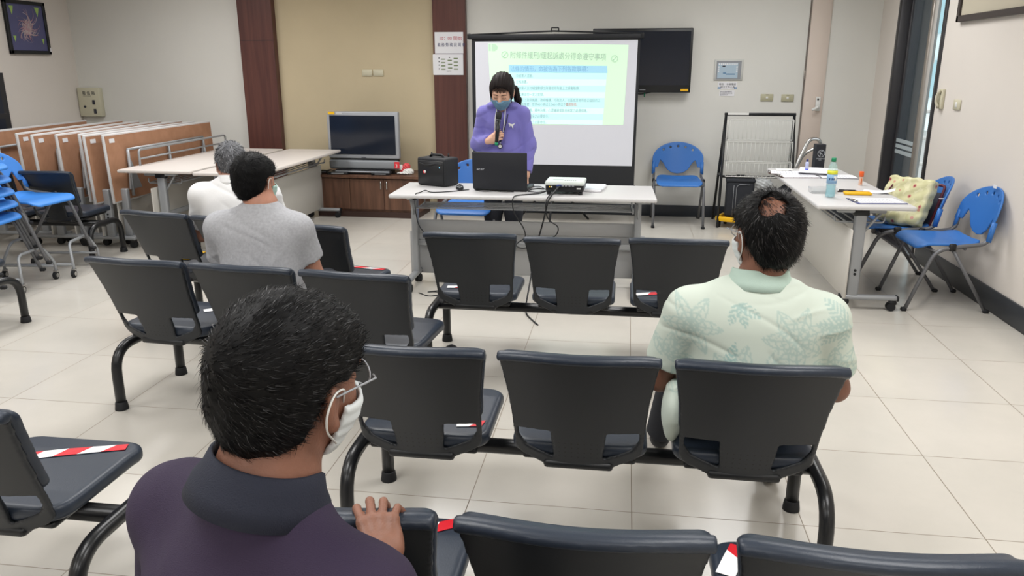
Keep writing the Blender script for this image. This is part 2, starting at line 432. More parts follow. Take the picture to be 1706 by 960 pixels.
# narrow pink service door on the back wall
b = MB(); b.use(mat('pink_beige_door', 'd6c8bd', .7)); b.box((1.86, YB - .006, 1.4), (.19, .02, 2.8), .002, 1)
b.use(mat('door_gap', '6f665f', .8)); b.box((1.755, YB - .003, 1.4), (.012, .012, 2.8))
d2 = struct('door_2', b, None, 'narrow pinkish duct door at the right end of the back wall')
b = MB(); b.use(M_ALU); b.box((1.752, YB - .014, 1.47), (.014, .02, .09), .003, 1); b.build('hinge', None, d2)
b = MB(); b.use(M_WHITE).box((1.905, YB - .03, 1.19), (.045, .025, .14), .006); b.use(M_BLACK).cyl((1.90, YB - .046, 1.235), .009, .006, 'y', 12)
b.use(M_WHITE).tube([(1.90, YB - .04, 1.16), (1.90, YB - .075, 1.16), (1.845, YB - .08, 1.13)], .013, 10, .02); b.build('door_handle', None, d2)
# dark doorway on the left wall
b = MB(); b.use(M_DARKFR); b.box((XL + .01, 6.9, .75), (.03, .85, 1.5)); b.use(mat('dark_void', '1a2030', .3)); b.box((XL + .027, 6.9, .75), (.006, .7, 1.36))
b.use(M_DARKFR); b.box((XL + .03, 6.9, 1.08), (.01, .76, .05))
struct('window_1', b, None, 'dark framed low window at the left edge of the left wall')
# outside the door
b = MB(); b.use(mat('street_paving', 'a9aaa6', .9)); b.box((7.6, 9, -.12), (10, 26, .1)); struct('trim_3', b, None, 'grey paving outside the glass door')
b = MB(); b.use(mat('street_facade', 'cfdfe2', .8)); b.box((8, 24, 3), (16, .3, 8)); 
b.use(mat('facade_glass', '9cc0c8', .3))
for x in (3.4, 5.0, 6.6, 8.2):
    for z in (1.2, 2.9, 4.6): b.box((x, 23.84, z), (.8, .05, 1.0))
struct('trim_4', b, None, 'pale building front across the street')
b = MB(); b.use(mat('outer_wall_grey', '8f9290', .9)); b.box((XR + .245, 8.75, 1.5), (.03, 2.1, 3.0)); struct('trim_5', b, None, 'grey outer wall beside the glass door')
# ceiling lamps (real fittings, out of frame)
for i, (x, y) in enumerate(LAMPS):
    b = MB(); b.use(M_WHITE); b.box((x, y, 2.872), (1.2, 1.2, .05), .004, 1)
    o = tag(b.build('ceiling_lamp'), 'white recessed ceiling light panel above the room', 'lamp', 'ceiling light panels')

# ------------------------------------------------------------------ bench parts (shared meshes)
WZ = np.array([.325, .335, .348, .36, .372, .40, .5, .6, .7, .80]); WX = np.array([.085, .10, .115, .13, .17, .198, .203, .210, .224, .242])
def back_y(z): 
    return -.195 - .165 * np.clip((z - .34) / .425, 0, 1.2) ** 1.15
def shell_field(extra=0.0):
    def f(P):
        x, y, z = P[:, 0], P[:, 1], P[:, 2]; ax = np.abs(x)
        w = (np.interp(z - .008, WZ, WX) + np.interp(z, WZ, WX) + np.interp(z + .008, WZ, WX)) / 3; dx = (ax - w) * .93
        zt = .765 - .010 * (x / .235) ** 4; dz = np.maximum(z - zt, .337 - z)
        a = np.maximum(dx, dz); R = .022; q1 = np.maximum(dx + R, 0); q2 = np.maximum(dz + R, 0)
        a = np.where((dx > -R) & (dz > -R), np.hypot(q1, q2) - R, a)
        yc = back_y(z) + .038 * np.clip(ax / .235, 0, 1.1) ** 2
        n = (y - yc) * .93; t = np.abs(n) - .008
        d = np.maximum(a, t)
        # openings
        ha = np.maximum.reduce([ax - .190, .072 - ax + .10 * (z - .38), z - .488 - .02 * (.13 - ax), (.378 + (ax - .08) * .42 + 1.2 * np.maximum(ax - .165, 0)) - z])
        ha2 = np.maximum(ha, -1)
        d = np.maximum(d, -(ha2 + .004) * .9)
        # raised rim below the openings and centre panel
        return d
    F = Field(); F.fn(f, (-.25, -.42, .32), (.25, -.13, .78), 0, 'u'); return F
SHELL_ME = mesh_field(shell_field(), .006, 'bench_backrest_shell'); SHELL_ME.materials.append(M_SHELLP)
def pad_f(P):
    x, y, z = P[:, 0], P[:, 1], P[:, 2]; ax = np.abs(x)
    w = np.interp(z, WZ, WX) + .002; dx = (ax - w) * .93; zt = .772 - .010 * (x / .235) ** 4
    dz = np.maximum(z - zt, .49 - z); R = .03
    q1 = np.maximum(dx + R, 0); q2 = np.maximum(dz + R, 0)
    a = np.where((dx > -R) & (dz > -R), np.hypot(q1, q2) - R, np.maximum(dx, dz))
    yc = back_y(z) + .038 * np.clip(ax / .235, 0, 1.1) ** 2 + .024
    t = np.abs((y - yc) * .93) - .016
    r = .012; d = np.where((a > -r) & (t > -r), np.hypot(np.maximum(a + r, 0), np.maximum(t + r, 0)) - r, np.maximum(a, t))
    # rolled top edge
    yr = back_y(np.full_like(x, .762)) + .038 * np.clip(ax / .235, 0, 1.1) ** 2 - .001
    rl = np.hypot((y - yr) * .8, z - (zt - .009)) - .0150
    rl = np.maximum(rl, ax - .236)
    k = .01; hh = np.clip(.5 + .5 * (d - rl) / k, 0, 1); return d + (rl - d) * hh - k * hh * (1 - hh)
F = Field(); F.fn(pad_f, (-.26, -.42, .46), (.26, -.1, .80), 0, 'u')
PAD_ME = mesh_field(F, .006, 'bench_backrest_pad'); PAD_ME.materials.append(M_VINYL)
def cush_f(P):
    x, y, z = P[:, 0], P[:, 1], P[:, 2]
    hw = .215 + .012 * (y < 0) * 0; yy = y - .012; R = .07
    qx = np.abs(x) - hw + R; qy = np.abs(yy) - .215 + R
    a = np.hypot(np.maximum(qx, 0), np.maximum(qy, 0)) + np.minimum(np.maximum(qx, qy), 0) - R
    zc = .398 - .25 * np.clip(y - .13, 0, 1) ** 1.0 * .35 + .012 * np.clip(-(y + .1) * 4, 0, 1)
    t = np.abs(z - zc) - .024 ; r = .018
    return np.where((a > -r) & (t > -r), np.hypot(np.maximum(a + r, 0), np.maximum(t + r, 0)) - r, np.maximum(a, t))
F = Field(); F.fn(cush_f, (-.24, -.25, .34), (.24, .25, .46), 0, 'u')
CUSH_ME = mesh_field(F, .007, 'bench_seat_cushion'); CUSH_ME.materials.append(M_VINYL)
b = MB(); b.box((0, .0, .362), (.36, .36, .022), .01); b.box((0, -.165, .352), (.22, .09, .03), .012); b.box((0, .0, .335), (.12, .2, .05), .008)
PAN_ME = b.mesh('bench_seat_pan', M_BLACK)
def arch_mesh(foot=True):
    b = MB(); b.use(M_TUBEB); b.tube([(0, -.225, .0), (0, -.225, .30), (0, .225, .30), (0, .225, .0)], .0235, 12, .13, 8)
    b.use(M_RUBBER)
    for y in (-.225, .225): b.lathe([(.031, 0), (.031, .006), (.027, .035), (.024, .04)], 14, c=(0, y, 0))
    return b.mesh('bench_leg_arch')
ARCH_ME = arch_mesh()
b = MB(); b.use(M_TUBEB); b.tube([(-.76, 0, .295), (.76, 0, .295)], .026, 14, rx=.03)
for x in (-.505, 0, .505): b.box((x, 0, .315), (.1, .12, .03), .006)
BEAM_ME = b.mesh('bench_beam')

def tape_mesh(pts, w=.045, z=.424):
    """striped red and white adhesive tape lying on a cushion"""
    b = MB(); p0, p1 = Vector((*pts[0], 0)), Vector((*pts[1], 0)); L = (p1 - p0).length; d = (p1 - p0) / L; s = Vector((-d.y, d.x, 0)) * w / 2
    n = max(1, round(L / .15)); k = .035
    def zz(p): return z - .0875 * max(0, p.y - .13) + .012 * min(1, max(0, -(p.y + .1) * 4)) + .0003
    for i in range(n * 4):
        a, c = i / (n * 4), (i + 1) / (n * 4); b.use(M_RED if (i // 2) % 2 else M_TAPEW)
        q = [p0 + d * (L * a) - s, p0 + d * (L * c) - s, p0 + d * (L * c + k * (c < .999)) + s, p0 + d * (L * a + k * (a > .001)) + s]
        vs = [(v.x, v.y, zz(v)) for v in q] + [(v.x, v.y, zz(v) + .0006) for v in q]
        b.add(vs, [[0, 3, 2, 1], [4, 5, 6, 7], [0, 1, 5, 4], [1, 2, 6, 5], [2, 3, 7, 6], [3, 0, 4, 7]])
    return b.mesh('tape')

def bench(label, cx, cy, rz, tapes=(), missing=(), mid_tilt=0.0):
    t = thing('waiting_bench', label, 'bench', (cx, cy, 0), math.radians(rz), 'black three-seat waiting benches')
    link_mesh('beam', BEAM_ME, t)
    for s in (-1, 1): o = link_mesh('leg', ARCH_ME, t); o.location.x = .76 * s
    for i in (-1, 0, 1):
        x = i * .507
        s = link_mesh('seat', CUSH_ME, t); s.location.x = x
        link_mesh('seat_pan', PAN_ME, s)
        k = link_mesh('backrest', SHELL_ME, t); k.location.x = x
        link_mesh('backrest_pad', PAD_ME, k)
        if i == 0 and mid_tilt: k.rotation_euler.x = mid_tilt; k.location = (x, .0, 0)
    for (i, a, c) in tapes:
        o = link_mesh('tape', tape_mesh((a, c)), t); o.location.x = i * .507
    return t
DG = ((-.19, -.15), (.17, .19)); DG2 = ((.19, -.15), (-.17, .19))
bench('empty black bench nearest the white presenter table, behind its modesty panel', -.239, 4.03, 0, [(-1, (-.17, -.10), (-.09, -.09)), (1, (-.19, -.11), (-.08, -.07))], mid_tilt=0.02)
bench('black bench where the man in the mint leaf-print shirt sits', -.11, 2.42, 0, [(-1, (-.20, -.06), (-.10, -.09)), (-1, (.10, -.115), (.18, -.10))])
bench('black bench along the bottom edge of the photo, a hand on its left back', -.05, 1.555, 0, [(-1, (.03, .1), (.17, .2)), (1, (-.19, .06), (-.14, .19)), (1, (.0, .13), (.16, .15))])
bench('black bench where the man in the grey T-shirt sits', -1.537, 3.26, -5, [(-1, (.05, .05), (.19, .17)), (0, (-.15, -.05), (.1, .1))])
bench('black bench where the man in the white shirt sits, farthest on the left aisle', -2.07, 4.24, -12.3, [(1, (-.1, .16), (.18, .16))])
bench('black bench cut by the left edge, diagonal red and white tape on its seat', -2.18, 1.84, 0, [(1, (-.21, .02), (.17, .17))])
bench('black bench under the man in the dark purple shirt', -.64, .86, 0)

# scuffs of bare foam on the vinyl, as small marks on the benches' own pads are left to the vinyl bump
# ------------------------------------------------------------------ blue stacking chair (shared meshes)
def cback_f(P):
    x, y, z = P[:, 0], P[:, 1], P[:, 2]; ax = np.abs(x)
    # outline: domed top, side sleeves, lower lobe
    top = np.sqrt((x / .26) ** 2 + ((z - .63) / .165) ** 2) - 1; top = np.where(z > .63, top * .165, ax - .26)
    lo = np.interp(ax, [0, .06, .11, .15, .18, .20, .25], [.475, .485, .52, .585, .615, .545, .54])
    d = np.maximum(top, lo - z) * .85
    yc = -.255 - (z - .50) * .28 + .055 * np.clip(ax / .24, 0, 1.1) ** 2
    t = np.abs((y - yc) * .95) - .007
    for hx, hz in ((-.15, .717), (-.077, .742), (0, .751), (.077, .742), (.15, .717)):
        d = np.maximum(d, -(np.hypot((x - hx), (z - hz)) - .0115))
    return np.maximum(d, t)
F = Field(); F.fn(cback_f, (-.28, -.40, .44), (.28, -.12, .84), 0, 'u')
CB_ME = mesh_field(F, .0055, 'chair_backrest')
def cseat_f(P):
    x, y, z = P[:, 0], P[:, 1], P[:, 2]; R = .06
    w = .225 - .02 * np.clip(-y / .2, 0, 1); qx = np.abs(x) - w + R; qy = np.abs(y - .03) - .225 + R
    a = np.hypot(np.maximum(qx, 0), np.maximum(qy, 0)) + np.minimum(np.maximum(qx, qy), 0) - R
    zc = .445 - .035 * np.clip((y - .16) / .1, 0, 1) ** 2 - .018 * np.exp(-(x / .14) ** 2) * np.exp(-((y + .05) / .16) ** 2) + .02 * np.clip((-y - .1) / .1, 0, 1)
    t = np.abs(z - zc) - .009; r = .008
    return np.where((a > -r) & (t > -r), np.hypot(np.maximum(a + r, 0), np.maximum(t + r, 0)) - r, np.maximum(a, t))
F = Field(); F.fn(cseat_f, (-.25, -.22, .38), (.25, .28, .48), 0, 'u')
CS_ME = mesh_field(F, .0065, 'chair_seat')
CB_L = CB_ME.copy(); CS_L = CS_ME.copy()
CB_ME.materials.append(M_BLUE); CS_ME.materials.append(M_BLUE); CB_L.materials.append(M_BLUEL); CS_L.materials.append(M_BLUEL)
FR = {}; RL = {}; RD = {}
for s in (-1, 1):
    b = MB(); b.use(M_STEELG)
    b.tube([(.245 * s, .30, .0), (.245 * s, .14, .41), (.245 * s, -.02, .44), (.24 * s, -.21, .46), (.245 * s, -.225, .58)], .0135, 10, .07, 6)
    b.use(M_RUBBER).box((.245 * s, .303, .012), (.034, .038, .024), .006, 1); FR[s] = b.mesh('chair_side_tube')
    b = MB(); b.use(M_STEELG); b.tube([(.245 * s, .03, .43), (.245 * s, -.27, .0)], .012, 10); b.use(M_RUBBER).box((.245 * s, -.268, .012), (.034, .038, .024), .006, 1)
    b.use(M_BLACK).box((.252 * s, .03, .435), (.022, .05, .05), .008, 1); RL[s] = b.mesh('chair_rear_leg')
    b = MB(); b.tube([(.247 * s, -.205, .475), (.247 * s, -.228, .60)], .018, 10); RD[s] = b.mesh('chair_sleeve', M_BLUE)
b = MB(); b.use(M_STEELG); b.tube([(-.245, .14, .405), (.245, .14, .405)], .009, 8); b.tube([(-.245, -.06, .425), (.245, -.06, .425)], .009, 8); CR_ME = b.mesh('chair_cross_tubes')
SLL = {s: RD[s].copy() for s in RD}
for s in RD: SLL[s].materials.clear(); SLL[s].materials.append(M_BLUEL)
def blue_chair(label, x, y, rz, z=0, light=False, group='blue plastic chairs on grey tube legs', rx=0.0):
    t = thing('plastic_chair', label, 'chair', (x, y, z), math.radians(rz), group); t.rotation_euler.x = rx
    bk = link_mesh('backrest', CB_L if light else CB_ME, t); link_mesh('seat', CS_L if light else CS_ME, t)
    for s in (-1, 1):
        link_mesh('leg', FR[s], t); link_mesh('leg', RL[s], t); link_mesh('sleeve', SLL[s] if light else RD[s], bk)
    link_mesh('crossbar', CR_ME, t)
    return t
wc = blue_chair('blue plastic chair alone against the back wall right of the projection screen', .545, 8.10, 180)
bc = blue_chair('blue plastic chair half hidden behind the presenter table and loudspeaker', -1.27, 6.30, 178)
rc = blue_chair('blue plastic chair with empty seat, nearest against the right wall', 2.125, 5.50, 92)
rc.scale = (1, .9, 1)
tc_ = blue_chair('blue plastic chair holding the cream patterned tote bag', 1.99, 6.02, 84)
b = MB(); b.use(M_PAPER).box((-.03, -.304, .80), (.045, .002, .022), T=None); b.build('paper_sticker', None, rc)
b = MB(); b.use(M_PAPER).box((-.205, -.25, .665), (.03, .06, .002), T=None); b.build('paper_sticker', None, tc_)

# ------------------------------------------------------------------ folding tables
def fold_table(name, label, x, y, rz, L=1.8, Wd=.6, top=M_TOP, panel=M_PANEL, pside=1, zt=.71, group='folding tables standing open', psplit=False, shelf=True, fside=-1):
    t = thing(name, label, 'table', (x, y, 0), math.radians(rz), group)
    b = MB(); b.use(top).box((0, 0, zt - .014), (L, Wd, .028), .010, 3); b.build('tabletop', None, t)
    for s in (-1, 1):
        X = s * (L / 2 - .11)
        b = MB(); b.use(M_STEELL); b.box((X, 0, zt - .30 - .03), (.045, .075, zt - .13), .012, 2)
        b.box((X, 0, zt - .045), (.05, .30, .03), .006, 1); b.tube([(X, -.13, zt - .05), (X, -.02, zt - .20)], .009, 8)
        b.use(M_BLACK).box((X, 0, zt - .058), (.055, .10, .045), .008, 1)
        b.cyl((X + .024 * s, 0, .27), .009, .004, 'x', 12); b.cyl((X + .024 * s, 0, .245), .009, .004, 'x', 12)
        lg = b.build('leg', None, t)
        b = MB(); b.use(M_STEELL); q0, q1 = sorted((fside * -.07, fside * .29)); b.box((X, (q0 + q1) / 2, .085), (.05, q1 - q0, .032), .012, 2); b.use(M_BLACK)
        for q in (q0, q1): b.box((X, q, .085), (.052, .014, .034), .004, 1)
        b.build('foot', None, lg)
        for q in (fside * -.045, fside * .255):
            b = MB(); b.use(M_RUBBER).cyl((X + .012, q, .0275), .0275, .022, 'x', 16); b.cyl((X - .014, q, .0275), .0275, .016, 'x', 16); b.use(M_BLACK).box((X, q - .01, .055), (.04, .045, .03), .006, 1)
            b.build('caster', None, lg)
    b = MB(); b.use(M_STEELL); b.box((0, 0.0, zt - .40), (L - .24, .022, .045), .004, 1); b.build('stretcher', None, t)
    b = MB(); b.use(panel); yp = pside * .062
    if psplit:
        b.box((0, yp, .42), (L - .16, .014, .10), .004, 1); b.box((0, yp + .01 * pside, .22), (L - .10, .014, .32), .004, 1)
    else: b.box((0, yp, .32), (L - .06, .014, .46), .004, 1)
    b.build('modesty_panel', None, t)
    if shelf:
        b = MB(); b.use(M_STEELL)
        for (yy, zz) in ((-.16, zt - .115), (-.10, zt - .125), (-.04, zt - .125), (.02, zt - .125), (.08, zt - .125), (.14, zt - .125)):
            b.tube([(-L / 2 + .16, yy, zz), (L / 2 - .16, yy, zz)], .005, 6)
        b.tube([(-L / 2 + .15, -.16, zt - .09), (-L / 2 + .15, -.16, zt - .13), (-L / 2 + .15, .15, zt - .13), (-L / 2 + .15, .15, zt - .09)], .006, 6, .02)
        b.tube([(L / 2 - .15, -.16, zt - .09), (L / 2 - .15, -.16, zt - .13), (L / 2 - .15, .15, zt - .13), (L / 2 - .15, .15, zt - .09)], .006, 6, .02)
        b.build('wire_shelf', None, t)
    return t
# presenter table: its length runs along x
fold_table('folding_table', 'long pale folding table carrying the open laptop and projector', -.70, 5.50, 1.5, 1.83, .60, M_TOP, M_PANEL, 1, psplit=True)
# right table: length along y (panel towards the left)
fold_table('folding_table', 'pale folding table on the right strewn with papers and a water bottle', 1.52, 6.07, 90, 1.88, .60, M_TOP, M_PANELW, 1)
# two tables at the left
fold_table('folding_table', 'pale folding table end-on beside the upturned brown-backed tables', -3.965, 7.08, 90, 1.86, .68, M_TOPW, M_PANELW, 1)
fold_table('folding_table', 'pale folding table reaching towards the old television, behind the two seated men', -3.275, 7.04, 90, 1.95, .58, M_TOPW, M_PANELW, -1)
b = MB(); b.use(M_STEELL)
T0 = Matrix.Translation((-4.27, 7.22, .70))
b.tube([(0, -.78, 0), (0, -.78, .15), (0, .78, .15), (0, .78, 0)], .010, 10, .04, 5, T=T0); b.tube([(0, -.78, .07), (0, .78, .07)], .008, 8, T=T0)
tag(b.build('guard_rail'), 'low two-bar grey metal rail standing along the left table top', 'rail')

# folded tables, tops upright
def folded_proto():
    t = thing('folded_table', 'x', 'table', (0, 0, 0), 0, 'folded tables parked upright on their casters')
    L, Hh = 1.8, .60; tilt = Matrix.Translation((0, 0, .40)) @ Matrix.Rotation(math.radians(-2), 4, 'Y')
    b = MB(); b.T = tilt
    b.use(M_TOP).box((-.014, 0, Hh / 2), (.022, L, Hh), .009, 2); b.use(M_BROWN).box((-.001, 0, Hh / 2), (.006, L - .035, Hh - .035))
    b.use(M_PAPER).box((.0035, -L / 2 + .10, Hh - .06), (.002, .07, .035))
    b.build('tabletop', None, t)
    b = MB(); b.T = tilt; b.use(M_STEELL)
    y0 = L / 2 - .26
    for (p, q) in (((.03, -y0, .45), (.03, y0, .45)), ((.03, -y0, .45), (.03, -y0 - .02, .04)), ((.03, y0, .45), (.03, y0 + .02, .04)), ((.03, 0, .45), (.03, 0, .04))):
        b.tube([p, q], .012, 6, rx=.016)
    for s in (-1, 1): b.add([(.02, s * y0, .40), (.02, s * (y0 + .05), .10), (.02, s * (y0 - .12), .10), (.035, s * y0, .40), (.035, s * (y0 + .05), .10), (.035, s * (y0 - .12), .10)], [[0, 1, 2], [3, 5, 4], [0, 3, 4, 1], [1, 4, 5, 2], [2, 5, 3, 0]])
    b.build('underframe', None, t)
    for s in (-1, 1):
        b = MB(); b.use(M_STEELL); Y = s * (L / 2 - .13)
        b.box((.02, Y, .30), (.07, .045, .44), .01, 2); b.use(M_PANELW).box((-.05, Y - .0, .27), (.014, .05, .34)); b.use(M_BLACK).cyl((.02, Y - .025, .30), .009, .004, 'y', 12); b.cyl((.02, Y - .025, .27), .009, .004, 'y', 12)
        lg = b.build('leg', None, t)
        b = MB(); b.use(M_STEELL).box((.0, Y, .085), (.5, .05, .03), .01, 2); b.build('foot', None, lg)
        for q in (-.22, .22):
            b = MB(); b.use(M_RUBBER).cyl((q, Y, .03), .03, .04, 'y', 14); b.use(M_BLACK).box((q, Y, .06), (.04, .04, .02)); b.build('caster', None, lg)
    b = MB(); b.use(M_PANELW).box((-.06, 0, .27), (.014, L - .35, .36), .003, 1); b.build('modesty_panel', None, t)
    return t
fp = folded_proto()
spots = [(-4.40, 7.10, 0, 'nearest brown-backed folded table upright beside the open pale tables'),
         (-4.535, 7.04, 0, 'second folded table in from the open tables, white tag at its near top corner'),
         (-4.71, 7.16, 3, 'third folded table in the upright row, grey top edge close to its neighbour'),
         (-4.90, 7.10, 4, 'fourth upright folded table, seen as a brown strip above the dark bench'),
         (-5.10, 7.04, 5, 'fifth upright folded table, white tag near its corner behind the blue chair'),
         (-5.36, 7.16, 6, 'sixth upright folded table, last showing its brown underside'),
         (-5.75, 7.10, 6, 'long folded table farthest left against the wall under the metal box')]
for i, (x, y, rz, lab) in enumerate(spots):
    o = fp if i == 0 else copy_tree(fp)
    o.location = (x, y, 0); o.rotation_euler = (0, 0, math.radians(rz)); o['label'] = lab

# ------------------------------------------------------------------ things on and at the back wall
def XZ(x, z, y): return frame_T(Vector((x, y, z)), (1, 0, 0), (0, 0, 1))     # local x right, local y up, faces the room (-y)
def quad_slab(b, pts, y0, y1):
    b.add([(x, y0, z) for x, z in pts] + [(x, y1, z) for x, z in pts], [[0, 1, 2, 3], [7, 6, 5, 4], [0, 4, 5, 1], [1, 5, 6, 2], [2, 6, 7, 3], [3, 7, 4, 0]])
# framed picture on the left wall
t = thing('framed_picture', 'black framed picture of a pale plume on dark blue, on the left wall', 'picture', (XL + .02, 7.775, 1.95), math.radians(90))
# local: x runs towards +y world, facing: local -y = +x world
b = MB(); w, h = .29, .265
for (c, d) in (((0, 0, h - .018), (2 * w, .03, .036)), ((0, 0, -h + .018), (2 * w, .03, .036)), ((-w + .018, 0, 0), (.036, .03, 2 * h)), ((w - .018, 0, 0), (.036, .03, 2 * h))): b.box(c, d, .004, 1, smooth=False)
b.use(M_BLACK); b.build('frame', M_BLACK, t)
b = MB(); b.use(mat('dark_blue_print', '55567c', .5)).box((0, .004, 0), (2 * w - .06, .01, 2 * h - .06))
pk = [mat('plume_pink', 'b9949c', .7), mat('plume_pale', 'c3b6b6', .7), mat('leaf_green', '9fbf6a', .7)]
rr = random.Random(3)
for i in range(80):
    a = rr.uniform(0, 2 * PI); ln = rr.uniform(.05, .16); cx, cz = rr.uniform(-.06, .05), rr.uniform(-.07, .06)
    b.use(pk[i % 2]); p = [(cx + math.cos(a + k * .22) * ln * k / 5, -.003 - .0001 * (i % 7), cz + math.sin(a + k * .22) * ln * k / 5) for k in range(6)]
    b.tube(p, [.006, .0008], 4, rx=.0006 if i % 3 else .003, cap=False)
for (cx, cz, s) in ((-.19, .17, .05), (.17, .17, .055), (-.2, -.11, .035), (.2, -.13, .035)):
    b.use(pk[2]); b.prism([(cx - s * .6, cz + s * .7), (cx + s * .6, cz + s * .7), (cx + s * .4, cz), (cx, cz - s), (cx - s * .3, cz)], 0, .002, T=Matrix(((1, 0, 0, 0), (0, 0, -1, -.002), (0, 1, 0, 0), (0, 0, 0, 1))))
b.build('print', None, t)
b = MB(); b.use(M_PAPER).box((w - .014, -.017, -h + .05), (.018, .002, .04)); b.build('tag', None, t)
# framed picture on the right wall (cut by the top edge)
t = thing('framed_picture', 'dark framed picture with a cream mount, high on the right wall', 'picture', (XR - .02, 5.70, 2.13), math.radians(-90))
b = MB(); b.use(mat('dark_brown_frame', '3a3230', .4)); w, h = .83, .26
for (c, d) in (((0, 0, h - .022), (2 * w, .035, .044)), ((0, 0, -h + .022), (2 * w, .035, .044)), ((-w + .022, 0, 0), (.044, .035, 2 * h)), ((w - .022, 0, 0), (.044, .035, 2 * h))): b.box(c, d, .004, 1, smooth=False)
b.build('frame', None, t)
b = MB(); b.use(mat('cream_mount', 'bdb5a2', .8)).box((0, .004, 0), (2 * w - .07, .01, 2 * h - .07)); b.use(mat('grey_print', '7e7c78', .8)).box((0, -.002, .04), (2 * w - .4, .004, 2 * h - .30))
b.build('mount', None, t)
# metal box in the left corner
t = thing('junction_box', 'cream metal service box low in the left corner of the back wall', 'box', (-6.10, YB, 1.165))
b = MB(); b.use(mat('cream_metal', 'c3bfa8', .5)).box((0, -.035, 0), (.27, .07, .32), .006, 2); b.build('housing', None, t)
b = MB(); b.use(M_TXT); text_mb(b, '電 信 箱', .045, XZ(-.075, .085, -.071))
b.cyl((-.06, -.072, -.05), .014, .006, 'y', 16); b.box((.055, -.072, 0), (.03, .006, .05)); b.box((.06, -.072, -.10), (.03, .006, .05)); b.box((-.02, -.071, .07), (.10, .001, .003)); b.build('lettering_and_locks', None, t)
# blank plates on the beige panel, sockets, thermostat, phone holder
for i, (x, lab) in enumerate(((-2.806, 'ivory blank wall plate on the beige panel, left one of the pair'), (-2.681, 'ivory blank wall plate on the beige panel, right one of the pair'))):
    b = MB(); b.use(M_IVORY).box((x, YB + .004, 1.49), (.114, .012, .068), .003, 1); tag(b.build('wall_plate'), lab, 'wall plate', 'ivory blank plates')
for x, z, lab in ((1.407, 1.247, 'olive-grey wall socket nearer the wall television'), (1.61, 1.244, 'olive-grey wall socket nearer the pink duct door')):
    t = thing('wall_socket', lab, 'socket', (x, YB, z), 0, 'olive-grey wall sockets')
    b = MB(); b.use(M_SOCK).box((0, -.005, 0), (.122, .011, .072), .003, 1); b.build('plate', None, t)
    b = MB(); b.use(M_WHITE).box((0, -.012, 0), (.022, .004, .022), .002, 1); b.use(M_TXT).box((.0, -.0118, .028), (.03, .001, .004)); b.build('switch', None, t)
t = thing('wall_switch', 'small ivory square switch on the right wall beside the glass door', 'switch', (XR, 6.35, 1.28), math.radians(-90))
b = MB(); b.use(M_IVORY).box((0, -.006, 0), (.12, .012, .075), .004, 1); b.build('plate', None, t)
b = MB(); b.use(M_WHITE).box((0, -.013, 0), (.03, .006, .04), .002, 1); b.build('rocker', None, t)
t = thing('intercom', 'ivory door-release handset on the right wall at the glass door jamb', 'intercom', (XR, 6.66, 1.31), math.radians(-90))
b = MB(); b.use(M_IVORY).box((0, -.012, 0), (.09, .024, .15), .006, 2); b.build('housing', None, t)
b = MB(); b.use(mat('ivory_handset', 'bdb8a4', .5)).tube([(.02, -.03, .065), (.0, -.045, .03), (0, -.045, -.03), (.02, -.03, -.065)], .012, 10, .02); b.use(M_TXT).lathe([(.014, 0), (.014, .004)], 16, frame_T(Vector((-.02, -.026, -.045)), (1, 0, 0), (0, 0, 1))); b.build('handset', None, t)
# notices on the pillar
t = thing('paper_notice', 'white sheet with red and blue lettering taped on the right pillar', 'notice', (-1.872, YB - .082, 1.795))
b = MB(); b.use(M_PAPER).box((0, -.002, 0), (.305, .002, .215)); b.build('sheet', None, t)
b = MB(); b.use(mat('red_ink', 'b8454f', .8)); text_mb(b, '10：00 開始', .046, XZ(-.105, .028, -.0035)); b.use(mat('blue_black_ink', '40456b', .8)); text_mb(b, '義 務 勞 務 說 明 會', .040, XZ(-.125, -.035, -.0035), xs=.86); b.build('lettering', None, t)
t = thing('paper_notice', 'white sheet with a chart of green boxes, taped below the lettered sheet', 'notice', (-1.882, YB - .084, 1.575))
b = MB(); b.use(M_PAPER).box((0, -.003, 0), (.32, .002, .212)); b.box((-.005, -.001, .0), (.325, .001, .205)); b.build('sheet', None, t)
b = MB(); gr = mat('olive_box_ink', '76865f', .8)
for (x, z) in ((-.055, .055), (-.055, .02), (-.055, -.013), (-.055, -.046), (.015, .043), (.018, .002), (.018, -.035), (.08, .062), (.08, .025), (.08, -.01), (.08, -.045)): b.use(gr).box((x, -.0045, z), (.046, .001, .011))
b.use(M_TXT)
for (x, z) in ((-.10, .066), (-.10, .03), (-.10, -.005), (-.10, -.043), (.013, .072)): b.box((x, -.0045, z), (.012, .001, .010))
b.use(M_TXT); text_mb(b, '場地配置圖', .010, XZ(-.02, -.068, -.0045)); b.build('chart', None, t)
# poster panel and two small notes right of the wall television
t = thing('control_panel', 'small grey framed display panel on the wall right of the wall television', 'panel', (1.008, YB, 1.518))
b = MB(); b.use(mat('pale_plastic_surround', 'c9cac6', .5)).box((0, -.006, 0), (.285, .012, .205), .004, 1); b.use(mat('grey_bezel', '8e9196', .4)).box((0, -.013, 0), (.245, .006, .178)); b.build('frame', None, t)
b = MB(); b.use(mat('pale_blue_print', 'a8bccb', .4)).box((-.01, -.0175, -.006), (.20, .003, .15)); b.use(M_PAPER)
for i in range(10): b.box((-.095 + i * .019, -.0195, .058), (.014, .001, .018))
for i in range(3): b.box((-.10, -.0195, .03 - i * .02), (.014, .001, .013)); b.box((.08, -.0195, .03 - i * .02), (.014, .001, .013))
b.use(mat('blue_print', '5e83a6', .5)).box((.02, -.0195, -.04), (.09, .001, .012)); b.box((-.04, -.0195, -.03), (.03, .001, .012)); b.use(M_TXT).box((-.05, -.0195, .038), (.03, .001, .01)); b.build('display', None, t)
t = thing('paper_note', 'white note with two bold lines below the small wall display panel', 'note', (1.008, YB, 1.364))
